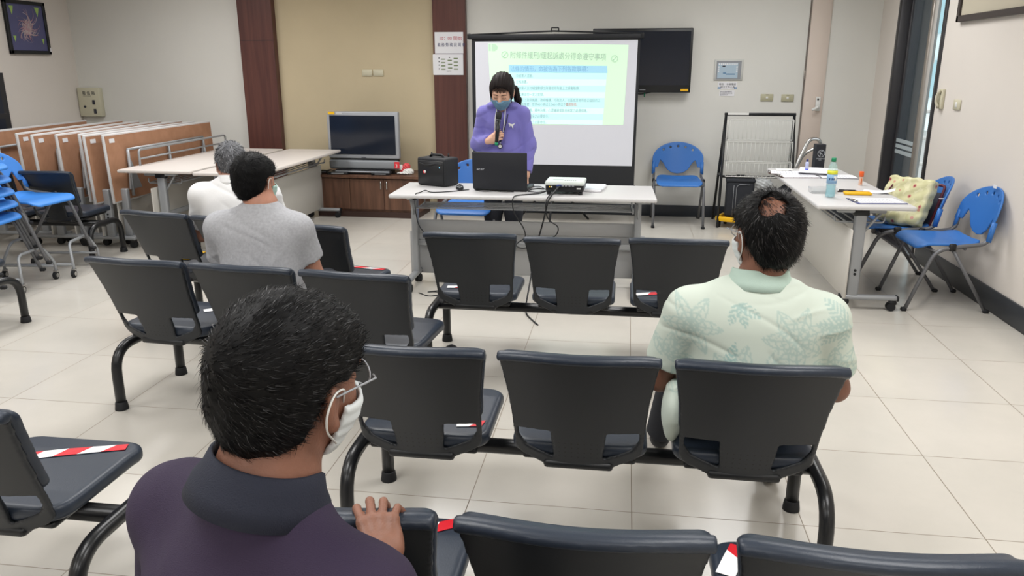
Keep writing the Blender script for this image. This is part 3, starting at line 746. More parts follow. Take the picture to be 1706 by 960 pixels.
b = MB(); b.use(M_PAPER).box((0, -.002, 0), (.19, .002, .068)); b.use(mat('pale_blue_border', '8ea4bd', .8)).box((-.08, -.0025, -.022), (.03, .002, .02)); b.box((.082, -.0025, -.022), (.03, .002, .02)); b.build('sheet', None, t)
b = MB(); b.use(M_TXT); text_mb(b, '敬告　本機電話', .024, XZ(-.084, .006, -.0036)); text_mb(b, '請洽工作人員', .024, XZ(-.07, -.024, -.0036)); b.build('lettering', None, t)
t = thing('paper_note', 'smaller white note with fine print, lowest under the wall display panel', 'note', (1.008, YB, 1.29))
b = MB(); b.use(M_PAPER).box((0, -.002, 0), (.15, .002, .056)); b.build('sheet', None, t)
b = MB(); b.use(mat('grey_ink', '77757f', .8)); text_mb(b, '請勿任意碰觸設備', .0145, XZ(-.068, .010, -.0035)); text_mb(b, '如有需要請洽詢人員', .0135, XZ(-.068, -.006, -.0035)); text_mb(b, '謝謝您的合作', .0135, XZ(-.068, -.022, -.0035)); b.build('lettering', None, t)
# wall television
t = thing('wall_television', 'black flat television mounted on the wall behind the projection screen', 'television', (.13, YB, 1.61))
tt = frame_T(Vector((0, -.085, 0)), (1, 0, 0), (0, .02, 1))
b = MB(); b.T = tt; b.use(M_BLACK).box((0, 0, 0), (1.0, .628, .05), .008, 2, T=Matrix.Rotation(0, 4, 'X')); b.build('cabinet', None, t)
b = MB(); b.T = tt; b.use(M_SCREEN).box((0, .022, .0255), (.955, .525, .003)); b.build('screen', None, t)
b = MB(); b.T = tt; b.use(M_YEL).box((.44, -.287, .0265), (.075, .022, .002)); b.use(M_SILVER).box((.02, -.285, .0265), (.06, .008, .002)); b.build('sticker', None, t)
b = MB(); b.use(M_BLACK).box((0, -.03, 0), (.3, .06, .25)); b.build('wall_bracket', None, t)
b = MB(); b.use(M_BLACK).tube([(-.2, -.05, -.30), (.0, -.045, -.335), (.16, -.05, -.30)], .006, 8, .05); b.use(M_GREEN).tube([(.045, -.05, -.30), (.045, -.05, -.36)], .007, 8); b.build('cable', None, t)
# projection screen on a stand
t = thing('projection_screen', 'white projection screen with black border on a stand showing a green slide', 'projection screen', (-.72, 7.90, 0))
X = lambda x: x + .72
b = MB(); b.use(M_BLACKM); quad_slab(b, [(X(-1.535), .40), (X(.098), .40), (X(.104), 1.83), (X(-1.535), 1.83)], -.001, .003)
b.use(mat('matte_white_screen', 'd6d8e0', .9)); quad_slab(b, [(X(-1.50), .601), (X(.070), .600), (X(.080), 1.80), (X(-1.50), 1.79)], -.0035, -.001); b.build('screen_surface', None, t)
b = MB(); b.use(M_BLACKM).box((X(-.72), .0, 1.835), (1.70, .05, .045), .01, 2); b.use(M_BLACK).box((X(-1.56), 0, 1.84), (.03, .056, .05), .004); b.box((X(.12), 0, 1.84), (.03, .056, .05), .004)
b.tube([(X(-1.54), -.0, 1.855), (X(-.73), 0, 1.885), (X(.10), 0, 1.857)], .008, 8); b.tube([(X(-.75), .0, 1.875), (X(-.75), 0, 1.915), (X(-.68), 0, 1.915), (X(-.68), 0, 1.875)], .006, 8, .01); b.build('top_case', None, t)
b = MB(); b.use(M_BLACKM).box((X(-.72), 0, .395), (1.66, .02, .03), .004, 1); b.build('bottom_bar', None, t)
b = MB(); b.use(M_BLACK).tube([(X(-.72), .05, .20), (X(-.72), .05, 1.86)], .016, 12); b.build('pole', None, t)
for a in (30, 150, 270):
    b = MB(); b.use(M_BLACK).tube([(X(-.72), .05, .42), (X(-.72) + .42 * math.cos(math.radians(a)), .05 + .42 * math.sin(math.radians(a)) * .8, .012)], .011, 8); b.build('leg', None, t)
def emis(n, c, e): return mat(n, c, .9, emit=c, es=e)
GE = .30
b = MB(); b.use(emis('slide_green', 'cdeccf', GE)); quad_slab(b, [(X(-1.335), .995), (X(-.03), 1.002), (X(-.008), 1.754), (X(-1.373), 1.775)], -.0052, -.0038)  # thin emissive panel stands in for the projector's light on the screen
sl = b.build('slide_glow_panel', None, t)
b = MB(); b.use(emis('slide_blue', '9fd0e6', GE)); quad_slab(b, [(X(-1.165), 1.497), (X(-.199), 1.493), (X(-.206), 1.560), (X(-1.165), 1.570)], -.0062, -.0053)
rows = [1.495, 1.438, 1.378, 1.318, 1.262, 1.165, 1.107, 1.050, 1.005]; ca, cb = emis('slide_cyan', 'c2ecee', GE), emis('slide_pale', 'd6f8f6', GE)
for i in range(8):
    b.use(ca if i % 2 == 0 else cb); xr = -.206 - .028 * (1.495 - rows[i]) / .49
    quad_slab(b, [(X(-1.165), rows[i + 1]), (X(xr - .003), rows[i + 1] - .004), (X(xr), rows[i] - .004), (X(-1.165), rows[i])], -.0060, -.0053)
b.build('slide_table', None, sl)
b = MB(); gi = mat('slide_grey_glow', 'a3bfac', .9, emit='a3bfac', es=.22)  # slide text glows by itself in place of projected light
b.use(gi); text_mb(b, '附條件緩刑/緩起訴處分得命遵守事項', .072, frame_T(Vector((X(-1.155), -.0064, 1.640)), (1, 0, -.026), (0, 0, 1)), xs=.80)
b.use(emis('slide_header_glow', '7fb2ce', .24)); text_mb(b, '法條的情形，命被告為下列各款事項：', .058, XZ(X(-1.15), 1.512, -.0068), xs=.80)
b.use(emis('slide_row_glow', '93b8ba', .24))
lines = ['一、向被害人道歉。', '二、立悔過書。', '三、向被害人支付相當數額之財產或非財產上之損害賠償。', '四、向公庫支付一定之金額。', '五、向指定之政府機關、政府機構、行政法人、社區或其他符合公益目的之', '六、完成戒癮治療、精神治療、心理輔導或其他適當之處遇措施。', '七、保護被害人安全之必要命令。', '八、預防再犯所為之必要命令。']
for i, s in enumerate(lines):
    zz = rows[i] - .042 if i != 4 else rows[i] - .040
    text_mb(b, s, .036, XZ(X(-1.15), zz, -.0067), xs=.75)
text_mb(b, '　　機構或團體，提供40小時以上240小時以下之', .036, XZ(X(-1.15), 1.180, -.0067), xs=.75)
b.use(emis('slide_red_glow', 'cf9f98', .24)); text_mb(b, '義務勞務。', .036, XZ(X(-.60), 1.180, -.0067), xs=.75)
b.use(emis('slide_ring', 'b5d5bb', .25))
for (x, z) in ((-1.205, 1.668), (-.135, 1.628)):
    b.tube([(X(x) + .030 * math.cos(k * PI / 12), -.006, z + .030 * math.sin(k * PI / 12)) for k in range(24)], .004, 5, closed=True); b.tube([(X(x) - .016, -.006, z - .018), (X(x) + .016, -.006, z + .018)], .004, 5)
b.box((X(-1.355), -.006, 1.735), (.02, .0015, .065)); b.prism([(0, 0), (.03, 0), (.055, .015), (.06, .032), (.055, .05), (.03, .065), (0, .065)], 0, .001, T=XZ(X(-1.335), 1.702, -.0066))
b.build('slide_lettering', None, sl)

# ------------------------------------------------------------------ low cabinet with the old television
t = thing('low_cabinet', 'long walnut low cabinet with white handles under the old television', 'cabinet', (-2.70, 8.19, 0), math.radians(-2))
b = MB(); b.use(M_CAB).box((0, .015, .235), (1.12, .44, .36)); b.box((0, .0, .435), (1.16, .50, .03), .003, 1, smooth=False); b.use(mat('dark_plinth', '3a2721', .5)).box((0, .0, .03), (1.12, .46, .06)); b.build('body', None, t)
for (x0, x1, hx) in ((-.56, -.19, -.53), (-.19, .19, .16), (.19, .56, .225)):
    b = MB(); b.use(M_CAB).box(((x0 + x1) / 2, -.213, .245), (x1 - x0 - .004, .018, .325), .002, 1, smooth=False); d = b.build('door', None, t)
    b = MB(); b.use(M_CHROME).box((hx, -.228, .345), (.014, .012, .085), .003, 1); b.build('handle', None, d)
t = thing('old_television', 'silver-framed rear-projection television standing on the walnut cabinet', 'television', (-2.757, 8.08, .45), math.radians(-1))
b = MB(); b.use(M_SILVER).box((0, .03, .405), (.785, .07, .49), .012, 2); b.box((.0, .15, .33), (.62, .18, .36), .03, 2); b.build('cabinet', None, t)
b = MB(); b.use(M_SCREEN).box((0, -.008, .408), (.715, .006, .405)); b.build('screen', None, t)
b = MB(); b.use(mat('silver_mesh', '8a8e92', .5, .2)).box((0, .02, .098), (.775, .09, .095), .02, 3); b.use(M_BLACK).box((0, .025, .150), (.775, .06, .010)); b.build('speaker_grille', None, t)
b = MB(); b.use(M_SILVER).box((0, -.015, .03), (.60, .16, .015), .004, 1); b.use(M_BLACKM).box((0, .03, .025), (.6, .2, .05), .004); b.build('base', None, t)
b = MB(); b.use(M_YEL).box((-.335, -.008, .635), (.075, .004, .028)); b.use(M_WHITE).box((-.25, -.007, .632), (.06, .003, .006)); b.use(M_TXT).box((.0, -.007, .172), (.05, .003, .006)); b.build('sticker', None, t)
b = MB(); b.use(mat('red_logo', 'd8323c', .5)).box((.37, -.03, .10), (.055, .004, .07)); b.use(M_WHITE); text_mb(b, '3', .055, XZ(.352, .075, -.033)); b.build('price_card', None, t)
def setbox(name, label, cat, x, y, d, m, rz=0, z=.45):
    t = thing(name, label, cat, (x, y, z), math.radians(rz)); b = MB(); b.use(m).box((0, 0, d[2] / 2), d, .004, 1); b.build('housing', None, t)
    b = MB(); b.use(M_SILVER).box((.0, -d[1] / 2 - .001, d[2] * .55), (d[0] * .6, .002, d[2] * .25)); b.build('front_strip', None, t); return t
setbox('media_player', 'slim black player box at the left foot of the old television', 'player', -3.02, 8.0, (.22, .09, .03), M_BLACK, 4)
setbox('remote_control', 'black remote control lying before the right foot of the old television', 'remote', -2.55, 7.985, (.20, .05, .025), M_BLACK, 3)
setbox('power_adapter', 'black adapter box on the left end of the walnut cabinet', 'adapter', -3.20, 8.06, (.10, .07, .035), M_BLACK, -5)
t = thing('plastic_bag', 'crumpled red and white plastic bag at the right corner of the old television', 'bag', (-2.33, 8.11, .452))
for nm, m, pr_ in (('bag_body', mat('red_white_plastic', 'd64c50', .4), ((0, 0, .045, .05, .035, .045), (.03, -.01, .08, .04, .03, .035))), ('white_fold', M_WHITE, ((.05, -.02, .03, .06, .04, .03), (.02, -.03, .012, .09, .04, .012), (-.03, -.02, .07, .025, .02, .03)))):
    F = Field()
    for q in pr_: F.ell(q[:3], q[3:], k=.01)
    F.post = lambda P, d: d + .006 * np.sin(P[:, 0] * 190 + P[:, 2] * 120) * np.sin(P[:, 1] * 160 + P[:, 2] * 90)
    me = mesh_field(F, .005, nm); me.materials.append(m); link_mesh(nm, me, t)
b = MB(); b.use(M_BLACK).tube([(-3.35, 8.22, .458), (-3.26, 8.17, .46), (-3.22, 8.26, .465), (-3.12, 8.17, .46), (-3.0, 8.22, .458)], .005, 6, .05); b.tube([(-2.62, 8.05, .458), (-2.52, 8.06, .47), (-2.46, 8.1, .458), (-2.38, 8.03, .458), (-2.28, 8.02, .458)], .005, 6, .04)
tag(b.build('television_cable'), 'black cable coiled along the top of the walnut cabinet', 'cable')

# ------------------------------------------------------------------ on the presenter table (top z = .71)
TZ = .7105
t = thing('loudspeaker', 'black portable loudspeaker with a carrying handle on the left of the presenter table', 'speaker', (-1.385, 5.63, TZ), math.radians(-24))
b = MB(); b.use(M_BLACKM).box((0, .04, .103), (.26, .17, .205), .016, 3); b.build('housing', None, t)
b = MB(); b.use(M_BLACK).box((0, -.049, .10), (.235, .006, .17), .004, 1); b.tube([(-.10, -.052, .165), (-.03, -.054, .150), (.05, -.054, .168), (.11, -.052, .165)], .006, 8, .03); b.build('grille', None, t)
b = MB(); b.use(M_WHITE).cyl((-.05, -.054, .105), .010, .003, 'y', 16); b.use(M_RED).cyl((-.055, -.0535, .103), .013, .002, 'y', 16); b.use(emis('blue_led', '7fd0ff', 2.0)).cyl((.085, -.053, .14), .003, .003, 'y', 10); b.build('logo_and_light', None, t)
b = MB(); b.use(M_BLACK).tube([(-.06, .03, .205), (-.05, .03, .222), (.05, .03, .222), (.06, .03, .205)], .009, 8, .01); b.tube([(-.07, .06, .2), (-.07, .06, .235)], .006, 8); b.tube([(.07, .08, .2), (.07, .08, .232)], .006, 8); b.build('carrying_handle', None, t)
t = thing('computer_mouse', 'small black and grey mouse between the loudspeaker and the laptop', 'mouse', (-1.165, 5.47, TZ), math.radians(10))
F = Field(); F.ell((0, 0, .008), (.028, .045, .028), k=.004); F.box((0, 0, -.03), (.05, .06, .03), .001, k=.002, op='s')
me = mesh_field(F, .003, 'shell'); me.materials.append(M_BLACK); link_mesh('shell', me, t)
b = MB(); b.use(mat('mouse_grey', '8b8d90', .3)).tube([(-.018, -.030, .024), (0, -.040, .018), (.018, -.030, .024)], .004, 6); b.use(M_RUBBER).cyl((0, -.02, .034), .006, .005, 'x', 12); b.build('scroll_wheel', None, t)
t = thing('laptop', 'open black laptop with its lid towards the audience, on the presenter table', 'laptop', (-.865, 5.42, TZ), math.radians(-5))
b = MB(); b.use(M_BLACK).box((0, .135, .011), (.385, .26, .018), .004, 1); b.use(M_BLACKM)
for r in range(5): b.box((0, .06 + r * .03, .0205), (.34, .022, .002), .001, 1)
b.build('keyboard_base', None, t)
LT = frame_T(Vector((0, -.002, .018)), (1, 0, 0), (0, -.06, .998))
b = MB(); b.T = LT; b.use(mat('laptop_lid', '1d1f25', .5, bump=.2, bscale=900)).box((0, .125, .0), (.395, .262, .010), .005, 2)
lid = b.build('lid', None, t)
b = MB(); b.T = LT; b.use(mat('laptop_screen_glow', '8fb3c4', .3, emit='bcd5df', es=.8)).box((0, .128, -.0056), (.36, .22, .001)); b.build('screen', None, lid)
b = MB(); b.T = LT @ Matrix.Translation((0, 0, .0052)); b.use(mat('silver_lettering', 'b8bcc2', .3)); text_mb(b, 'acer', .028, Matrix.Translation((-.165, .128, 0)), xs=1.15); b.build('lettering', None, lid)
t = thing('projector', 'white-topped black projector with its socket side towards the audience', 'projector', (-.40, 5.42, TZ), math.radians(-1))
F = Field(); F.box((0, 0, .048), (.132, .11, .030), .018, k=.004); me = mesh_field(F, .005, 'lower_case'); me.materials.append(M_BLACK); link_mesh('lower_case', me, t)
F = Field(); F.box((0, 0, .078), (.136, .114, .016), .014, k=.004); me = mesh_field(F, .005, 'top_cover'); me.materials.append(mat('projector_white', 'd3dbd6', .35)); tc2 = link_mesh('top_cover', me, t)
b = MB(); b.use(M_GREEN).box((-.05, -.04, .0945), (.07, .008, .002)); b.use(M_TXT)
for i in range(6): b.box((.0 + i * .014, -.06, .0945), (.008, .010, .002))
b.build('buttons', None, tc2)
b = MB()
for i, m in enumerate((M_YEL, M_WHITE, mat('vga_blue', '3f62c4', .4), M_BLUEINK, M_SILVER, M_SILVER, M_SILVER, M_SILVER)):
    x = (-.102, -.088, -.045, -.030, -.012, .01, .035, .058)[i]; b.use(m).box((x, -.112, .055 if i < 2 else .064), (.009 if i < 2 else .015, .006, .009), .001, 1)
b.use(M_WHITE).box((.098, -.112, .045), (.028, .004, .008)); b.build('sockets', None, t)
b = MB(); b.use(M_BLACK)
for x, y in ((-.11, -.09), (.11, -.09), (0, .09)): b.cyl((x, y, .010), .013, .02, 'z', 12)
b.build('feet', None, t)
t = thing('paper_stack', 'small stack of white sheets just right of the projector', 'papers', (-.24, 5.60, TZ), math.radians(-8))
b = MB(); b.use(M_PAPER).box((0, 0, .008), (.20, .27, .016), .002, 1); b.build('lower_sheets', None, t); b = MB(); b.use(mat('pale_cover', 'cfd6dc', .6)).box((.006, .01, .0185), (.19, .25, .004), T=Matrix.Rotation(.08, 4, 'Z')); b.build('cover', None, t)
def cable(label, pts, r=.0035, f=.06, name='cable'):
    b = MB(); b.use(M_BLACK).tube(pts, r, 7, f, 7); tag(b.build(name), label, 'cable', 'black cables of the presenter table')
zt = TZ + .005
cable('thin black cable looping off the left front of the presenter table', [(-1.09, 5.43, zt), (-1.16, 5.36, zt), (-1.24, 5.30, zt), (-1.34, 5.27, zt), (-1.38, 5.33, zt + .008), (-1.40, 5.27, zt), (-1.42, 5.21, zt), (-1.42, 5.19, zt - .01), (-1.42, 5.17, .62), (-1.40, 5.17, .5), (-1.34, 5.18, .42), (-1.28, 5.2, .3)], .0035, .04)
cable('black cable from the projector hanging in a wide loop over the table edge', [(-.50, 5.36, zt + .03), (-.56, 5.33, zt), (-.65, 5.28, zt), (-.72, 5.22, zt), (-.74, 5.18, zt - .006), (-.74, 5.165, .62), (-.66, 5.16, .50), (-.645, 5.16, .44), (-.73, 5.16, .38), (-.66, 5.16, .355), (-.56, 5.16, .42), (-.44, 5.16, .45), (-.42, 5.16, .52), (-.50, 5.16, .56), (-.52, 5.165, .66), (-.505, 5.19, zt), (-.46, 5.27, zt + .03), (-.445, 5.305, .775)], .004, .07)
cable('thick black cable falling straight from the projector to the floor', [(-.43, 5.303, .775), (-.45, 5.27, .755), (-.485, 5.20, zt), (-.50, 5.175, .69), (-.53, 5.165, .55), (-.57, 5.16, .40), (-.60, 5.10, .2), (-.62, 4.95, .02), (-.60, 4.8, .005), (-.5, 4.6, .005)], .0055, .07)
cable('tangle of thin cords on the table between laptop and projector', [(-.66, 5.50, zt), (-.60, 5.58, zt), (-.55, 5.52, zt), (-.62, 5.47, zt + .01), (-.68, 5.40, zt), (-.58, 5.37, zt), (-.53, 5.46, zt), (-.60, 5.60, zt + .01), (-.66, 5.64, zt)], .003, .04, 'cord')
cable('thin black cord under the front edge of the laptop', [(-1.06, 5.49, zt), (-1.03, 5.39, zt), (-.95, 5.36, zt), (-.90, 5.385, zt), (-.84, 5.36, zt), (-.76, 5.37, zt)], .0025, .04, 'cord')
cable('small loop of black cord on the floor under the presenter table', [(-1.42, 5.20, .004), (-1.33, 5.12, .004), (-1.25, 5.17, .004), (-1.30, 5.25, .004), (-1.38, 5.22, .004), (-1.22, 5.32, .004), (-1.0, 5.35, .004)], .0035, .04, 'cord')

# ------------------------------------------------------------------ A-frame rack, cases, cart, steel handle
t = thing('wire_rack', 'black A-shaped floor rack with white wire baskets near the pink duct door', 'rack', (1.30, 8.12, 0))
for s in (-1, 1):
    b = MB(); b.use(M_BLACK); b.tube([(s * .325, 0, 1.10), (s * .35 - (.01 if s < 0 else 0), -.22, .0)], .013, 8); b.tube([(s * .325, 0, 1.10), (s * .36, .24, .0)], .013, 8); b.tube([(s * .342, -.13, .50), (s * .345, .13, .50)], .009, 8); b.build('side_frame', None, t)
b = MB(); b.use(M_BLACK).box((0, 0, 1.10), (.68, .03, .03), .004, 1); b.use(M_WHITE).box((-.21, -.017, 1.105), (.2, .003, .022)); b.build('top_bar', None, t); b = MB(); b.use(M_BLACK).box((0, -.115, .50), (.68, .022, .022)); b.build('crossbar', None, t)
M_WIRE = mat('white_wire', 'd4d4cf', .4)
for (z, dz) in ((1.05, .20), (.84, .20), (.64, .14)):
    b = MB(); b.use(M_WIRE); y0 = -.03 - (1.08 - z) * .2
    for zz, yy in ((z, y0 - .05), (z - dz * .96, y0 - .05), (z - dz * .96, y0 + .02)): b.tube([(-.31, yy, zz), (.31, yy, zz)], .004, 6)
    for s in (-1, 1): b.tube([(s * .31, y0 + .02, z + .01), (s * .31, y0 - .05, z), (s * .31, y0 - .05, z - dz * .96), (s * .31, y0 + .02, z - dz * .96)], .004, 6)
    for i in range(15):
        x = -.29 + i * .0415; b.tube([(x, y0 - .05, z), (x, y0 - .05, z - dz * .96), (x, y0 + .02, z - dz * .96)], .0022, 5)
    b.build('wire_basket', None, t)
b = MB(); b.use(mat('clear_acrylic_sheet', 'dfe2df', .2, alpha=.12)).box((0, -.12, .80), (.60, .003, .52)); b.build('clear_sheet', None, t)
t = thing('rolling_case', 'black upright fabric case with grey piping under the wire rack', 'case', (1.145, 8.0, .10), math.radians(-6))
b = MB(); b.use(mat('black_nylon', '1d2027', .7, bump=.4, bscale=200)).box((0, 0, .185), (.27, .20, .36), .03, 4); b.box((0, 0, .37), (.285, .21, .035), .015, 3); b.build('body', None, t)
b = MB(); b.use(mat('grey_piping', '8d9094', .5)).tube([(-.035, -.103, .02), (-.035, -.104, .31), (-.015, -.104, .335), (.09, -.104, .335)], .003, 6, .02); b.tube([(-.06, -.103, .02), (-.06, -.104, .33)], .002, 6); b.build('piping', None, t)
b = MB(); b.use(M_BLACKM).tube([(-.06, 0, .385), (-.04, 0, .41), (.04, 0, .41), (.06, 0, .385)], .010, 8, .01); b.build('handle', None, t)
t = thing('hand_cart', 'small yellow platform cart carrying the black rolling case', 'cart', (1.10, 7.98, 0), math.radians(-25))
b = MB(); b.use(M_YEL).box((0, -.115, .088), (.24, .03, .05), .01, 2); b.box((-.135, .0, .088), (.03, .22, .05), .01, 2); b.box((.135, 0, .088), (.03, .22, .05), .01, 2); b.box((0, 0, .072), (.26, .24, .012), .003, 1); b.build('platform', None, t)
for x, y in ((-.11, -.10), (.11, -.10), (-.11, .10), (.11, .10)):
    b = MB(); b.use(M_RUBBER).cyl((x, y, .03), .03, .02, 'x', 16); b.use(M_BLACK).box((x, y, .058), (.03, .03, .02)); b.build('wheel', None, t)
t = thing('duffel_bag', 'black sagging bag with a small pale logo on the floor behind the right table', 'bag', (1.50, 8.10, 0))
F = Field(); F.ell((0, 0, .15), (.24, .13, .16), k=.03); F.ell((-.10, -.02, .24), (.14, .09, .14), k=.04); F.ell((.13, -.02, .28), (.16, .09, .14), k=.04); F.box((0, 0, -.05), (.4, .4, .052), .0, k=.0, op='s')
F.post = lambda P, d: d + .008 * np.sin(P[:, 0] * 40 + P[:, 2] * 25) * np.sin(P[:, 2] * 45 - P[:, 0] * 17)
me = mesh_field(F, .012, 'bag_body'); me.materials.append(mat('black_bag_cloth', '1b1e26', .7)); link_mesh('bag_body', me, t)
b = MB(); b.use(M_SILVER); text_mb(b, 'VF', .05, frame_T(Vector((.06, -.135, .33)), (1, .15, 0), (0, .35, 1))); b.build('logo', None, t)
t = thing('plastic_bag', 'crumpled clear plastic bag lying on the black cases under the wire rack', 'bag', (1.36, 7.98, .385))
F = Field(); F.ell((0, 0, .05), (.09, .05, .06), k=.01); F.ell((-.08, 0, .07), (.06, .035, .03), k=.01); F.post = lambda P, d: d + .010 * np.sin(P[:, 0] * 110 + P[:, 2] * 70) * np.sin(P[:, 1] * 90 + P[:, 2] * 110)
me = mesh_field(F, .007, 'bag_body'); me.materials.append(mat('clear_plastic', 'c9cccd', .3, alpha=.75)); link_mesh('bag_body', me, t)
t = thing('steel_trolley', 'bent chrome tube handle of a trolley standing behind the right table', 'trolley', (1.62, 7.55, 0))
b = MB(); b.use(M_CHROME).tube([(-.08, -.1, .12), (-.08, -.1, .66), (.03, -.06, .925), (.13, -.02, .915), (.15, 0, .84), (.15, 0, .12)], .016, 12, .07, 8); b.tube([(-.04, .1, .12), (-.04, .1, .62), (.03, .1, .77), (.15, .1, .84), (.15, .1, .12)], .014, 12, .05, 6); b.build('handle', None, t)
b = MB(); b.use(M_SILVER).box((.03, 0, .11), (.26, .34, .03), .006, 1); b.use(M_SILVER).box((.03, .0, .60), (.2, .16, .03), .006, 1); b.build('shelf', None, t)
for x, y in ((-.07, -.14), (.13, -.14), (-.07, .14), (.13, .14)):
    b = MB(); b.use(M_RUBBER).cyl((x, y, .04), .04, .025, 'x', 16); b.use(M_STEELL).box((x, y, .085), (.03, .03, .03)); b.build('wheel', None, t)

# ------------------------------------------------------------------ on the right table
def bottle():
    t = thing('water_bottle', 'clear blue-tinted water bottle with green cap and yellow label on the right table', 'bottle', (1.372, 5.46, TZ))
    mb_ = mat('tinted_clear_plastic', 'b9e0e6', .08, alpha=.35, spec=.7); b = MB()
    b.use(mb_).lathe([(.020, 0), (.030, .004), (.032, .02), (.030, .06), (.032, .09), (.031, .12), (.032, .17), (.031, .19), (.024, .215), (.0145, .235), (.0135, .25)], 28); b.build('body', None, t)
    b = MB(); b.use(mat('clear_water', '8fd3df', .03, alpha=.45)).lathe([(.018, .004), (.029, .008), (.030, .02), (.0285, .06), (.030, .085)], 24); b.build('water', None, t)
    b = MB(); b.use(M_GREEN).lathe([(.0155, .238), (.0155, .262), (.013, .264)], 24); b.build('cap', None, t)
    b = MB(); b.use(mat('label_blue', '8fb7dc', .4)).lathe([(.0326, .095), (.0326, .165)], 28); b.use(mat('label_yellow', 'dfe040', .4)).lathe([(.0327, .155), (.0327, .180)], 28); b.use(mat('label_navy', '28507e', .4))
    for a in (-2.2, -1.75, -1.4, -1.1): b.box((math.cos(a) * .0328, math.sin(a) * .0328, .125), (.008, .003, .014), .001, 1)
    b.use(M_WHITE).box((.012, -.0305, .13), (.018, .004, .03), .001, 1); b.build('label', None, t); return t
bottle()
t = thing('glue_bottle', 'upright glue bottle with orange cap at the right edge of the table', 'glue', (1.728, 6.06, TZ))
b = MB(); b.use(mat('orange_label_plastic', 'e0b9a2', .4)).lathe([(.012, 0), (.0135, .004), (.0135, .062), (.011, .068)], 18); b.use(mat('orange_print', 'd4703c', .5)).box((0, -.0125, .032), (.008, .004, .04), .001, 1); b.build('body', None, t)
b = MB(); b.use(mat('orange_cap', 'e8622a', .4)).lathe([(.0165, .064), (.0165, .10), (.015, .102)], 18); b.build('cap', None, t)
t = thing('glue_bottle', 'upright clear glue bottle with blue base and cap near the far end', 'glue', (1.482, 6.72, TZ))
b = MB(); b.use(mat('pale_blue_clear', 'b9bfe2', .2)).lathe([(.014, .03), (.014, .085), (.010, .092)], 18); b.build('body', None, t)
b = MB(); b.use(mat('deep_blue_plastic', '2a3fd0', .4)).lathe([(.0145, 0), (.0145, .034)], 18); b.use(mat('navy_cap', '222a66', .4)).lathe([(.009, .09), (.009, .108), (.006, .112)], 18); b.build('base_and_cap', None, t)
t = thing('tumbler_box', 'tall black box with a white round emblem at the far end of the right table', 'box', (1.60, 6.86, TZ), math.radians(6))
b = MB(); b.use(mat('matte_black_card', '1c1f26', .55)).box((0, 0, .112), (.078, .078, .224), .002, 1, smooth=False); b.build('carton', None, t)
b = MB(); b.use(mat('white_print', 'c9ccd0', .6)); E0 = frame_T(Vector((.004, -.0398, .150)), (1, 0, 0), (0, 0, 1))
for rr_ in (.028,): b.tube([E0 @ Vector((rr_ * math.cos(k * PI / 14), rr_ * math.sin(k * PI / 14), 0)) for k in range(28)], .0015, 5, closed=True)
b.tube([E0 @ Vector(p) for p in ((.012, .02, 0), (-.008, .014, 0), (-.010, 0, 0), (.010, -.004, 0), (.008, -.02, 0))], .0018, 5, .008); b.tube([E0 @ Vector(p) for p in ((-.018, .012, 0), (-.004, -.012, 0), (-.012, -.022, 0))], .0015, 5, .008)
text_mb(b, 'MONARCH', .013, XZ(-.030, .103, -.0402)); text_mb(b, 'COFFEE', .007, XZ(-.014, .093, -.0402)); b.build('emblem', None, t)
def clipboard(label, x, y, rz, w, l, board, clip=True, z=TZ, curl=0):
    t = thing('clipboard', label, 'clipboard', (x, y, z), math.radians(rz), 'clipboards on the right table')
    b = MB(); b.use(board).box((0, 0, .002), (w, l, .004), .0015, 1); b.build('board', None, t)
    b = MB(); b.use(M_PAPER).box((0, -.004, .0052), (w - .022, l - .03, .0024)); b.use(mat('faint_ink', '8d93a3', .9))
    for i in range(9): b.box((0 - .01 * (i % 3), l * .34 - i * l * .075, .0066), (w * .7 - .02 * (i % 2), .003, .0003))
    b.build('paper', None, t)
    if clip: b = MB(); b.use(M_CHROME).box((0, l / 2 - .012, .008), (w * .45, .022, .008), .002, 1); b.tube([(-w * .15, l / 2 - .01, .012), (-w * .15, l / 2 + .012, .014), (w * .15, l / 2 + .012, .014), (w * .15, l / 2 - .01, .012)], .002, 6, .006); b.build('clip', None, t)
    return t
NV = mat('navy_board', '27336e', .4); BKB = mat('brown_board', '4a3a36', .5)
clipboard('navy clipboard with a printed form at the near end of the right table', 1.63, 5.325, 96, .215, .315, NV)
clipboard('dark brown clipboard with papers, nearest the left edge of the right table', 1.37, 6.50, 97, .22, .31, BKB)
clipboard('dark brown clipboard lying farther back, half under the loose white sheets', 1.33, 6.70, 84, .22, .31, BKB, True)
clipboard('grey clipboard stacked with sheets at the right side, behind the orange-capped glue', 1.67, 6.50, 90, .21, .30, mat('grey_board', '77787f', .5), False)
t = thing('loose_papers', 'curled white sheets fanned in front of the black emblem box', 'papers', (1.55, 6.62, TZ + .008), math.radians(75))
b = MB(); b.use(M_PAPER).grid(lambda u, v: ((u - .5) * .21, (v - .5) * .29, .004 + .022 * (u - .4) ** 2 * 4), 10, 2); b.build('top_sheet', None, t)
b = MB(); b.use(mat('paper_shade', 'd3d3da', .9)).box((0, .01, .001), (.2, .28, .002), T=Matrix.Rotation(.15, 4, 'Z')); b.build('lower_sheet', None, t)
t = thing('loose_paper', 'single curled white sheet at the right edge beside the yellow pouch', 'paper', (1.76, 5.72, TZ), math.radians(-20))
b = MB(); b.use(M_PAPER).grid(lambda u, v: ((u - .5) * .20, (v - .5) * .15, .002 + .03 * (abs(u - .35)) ** 2 * 2), 10, 2); b.build('sheet', None, t)
t = thing('yellow_pouch', 'flat yellow pouch lying by the navy clipboard on the right table', 'pouch', (1.585, 5.60, TZ), math.radians(-3))
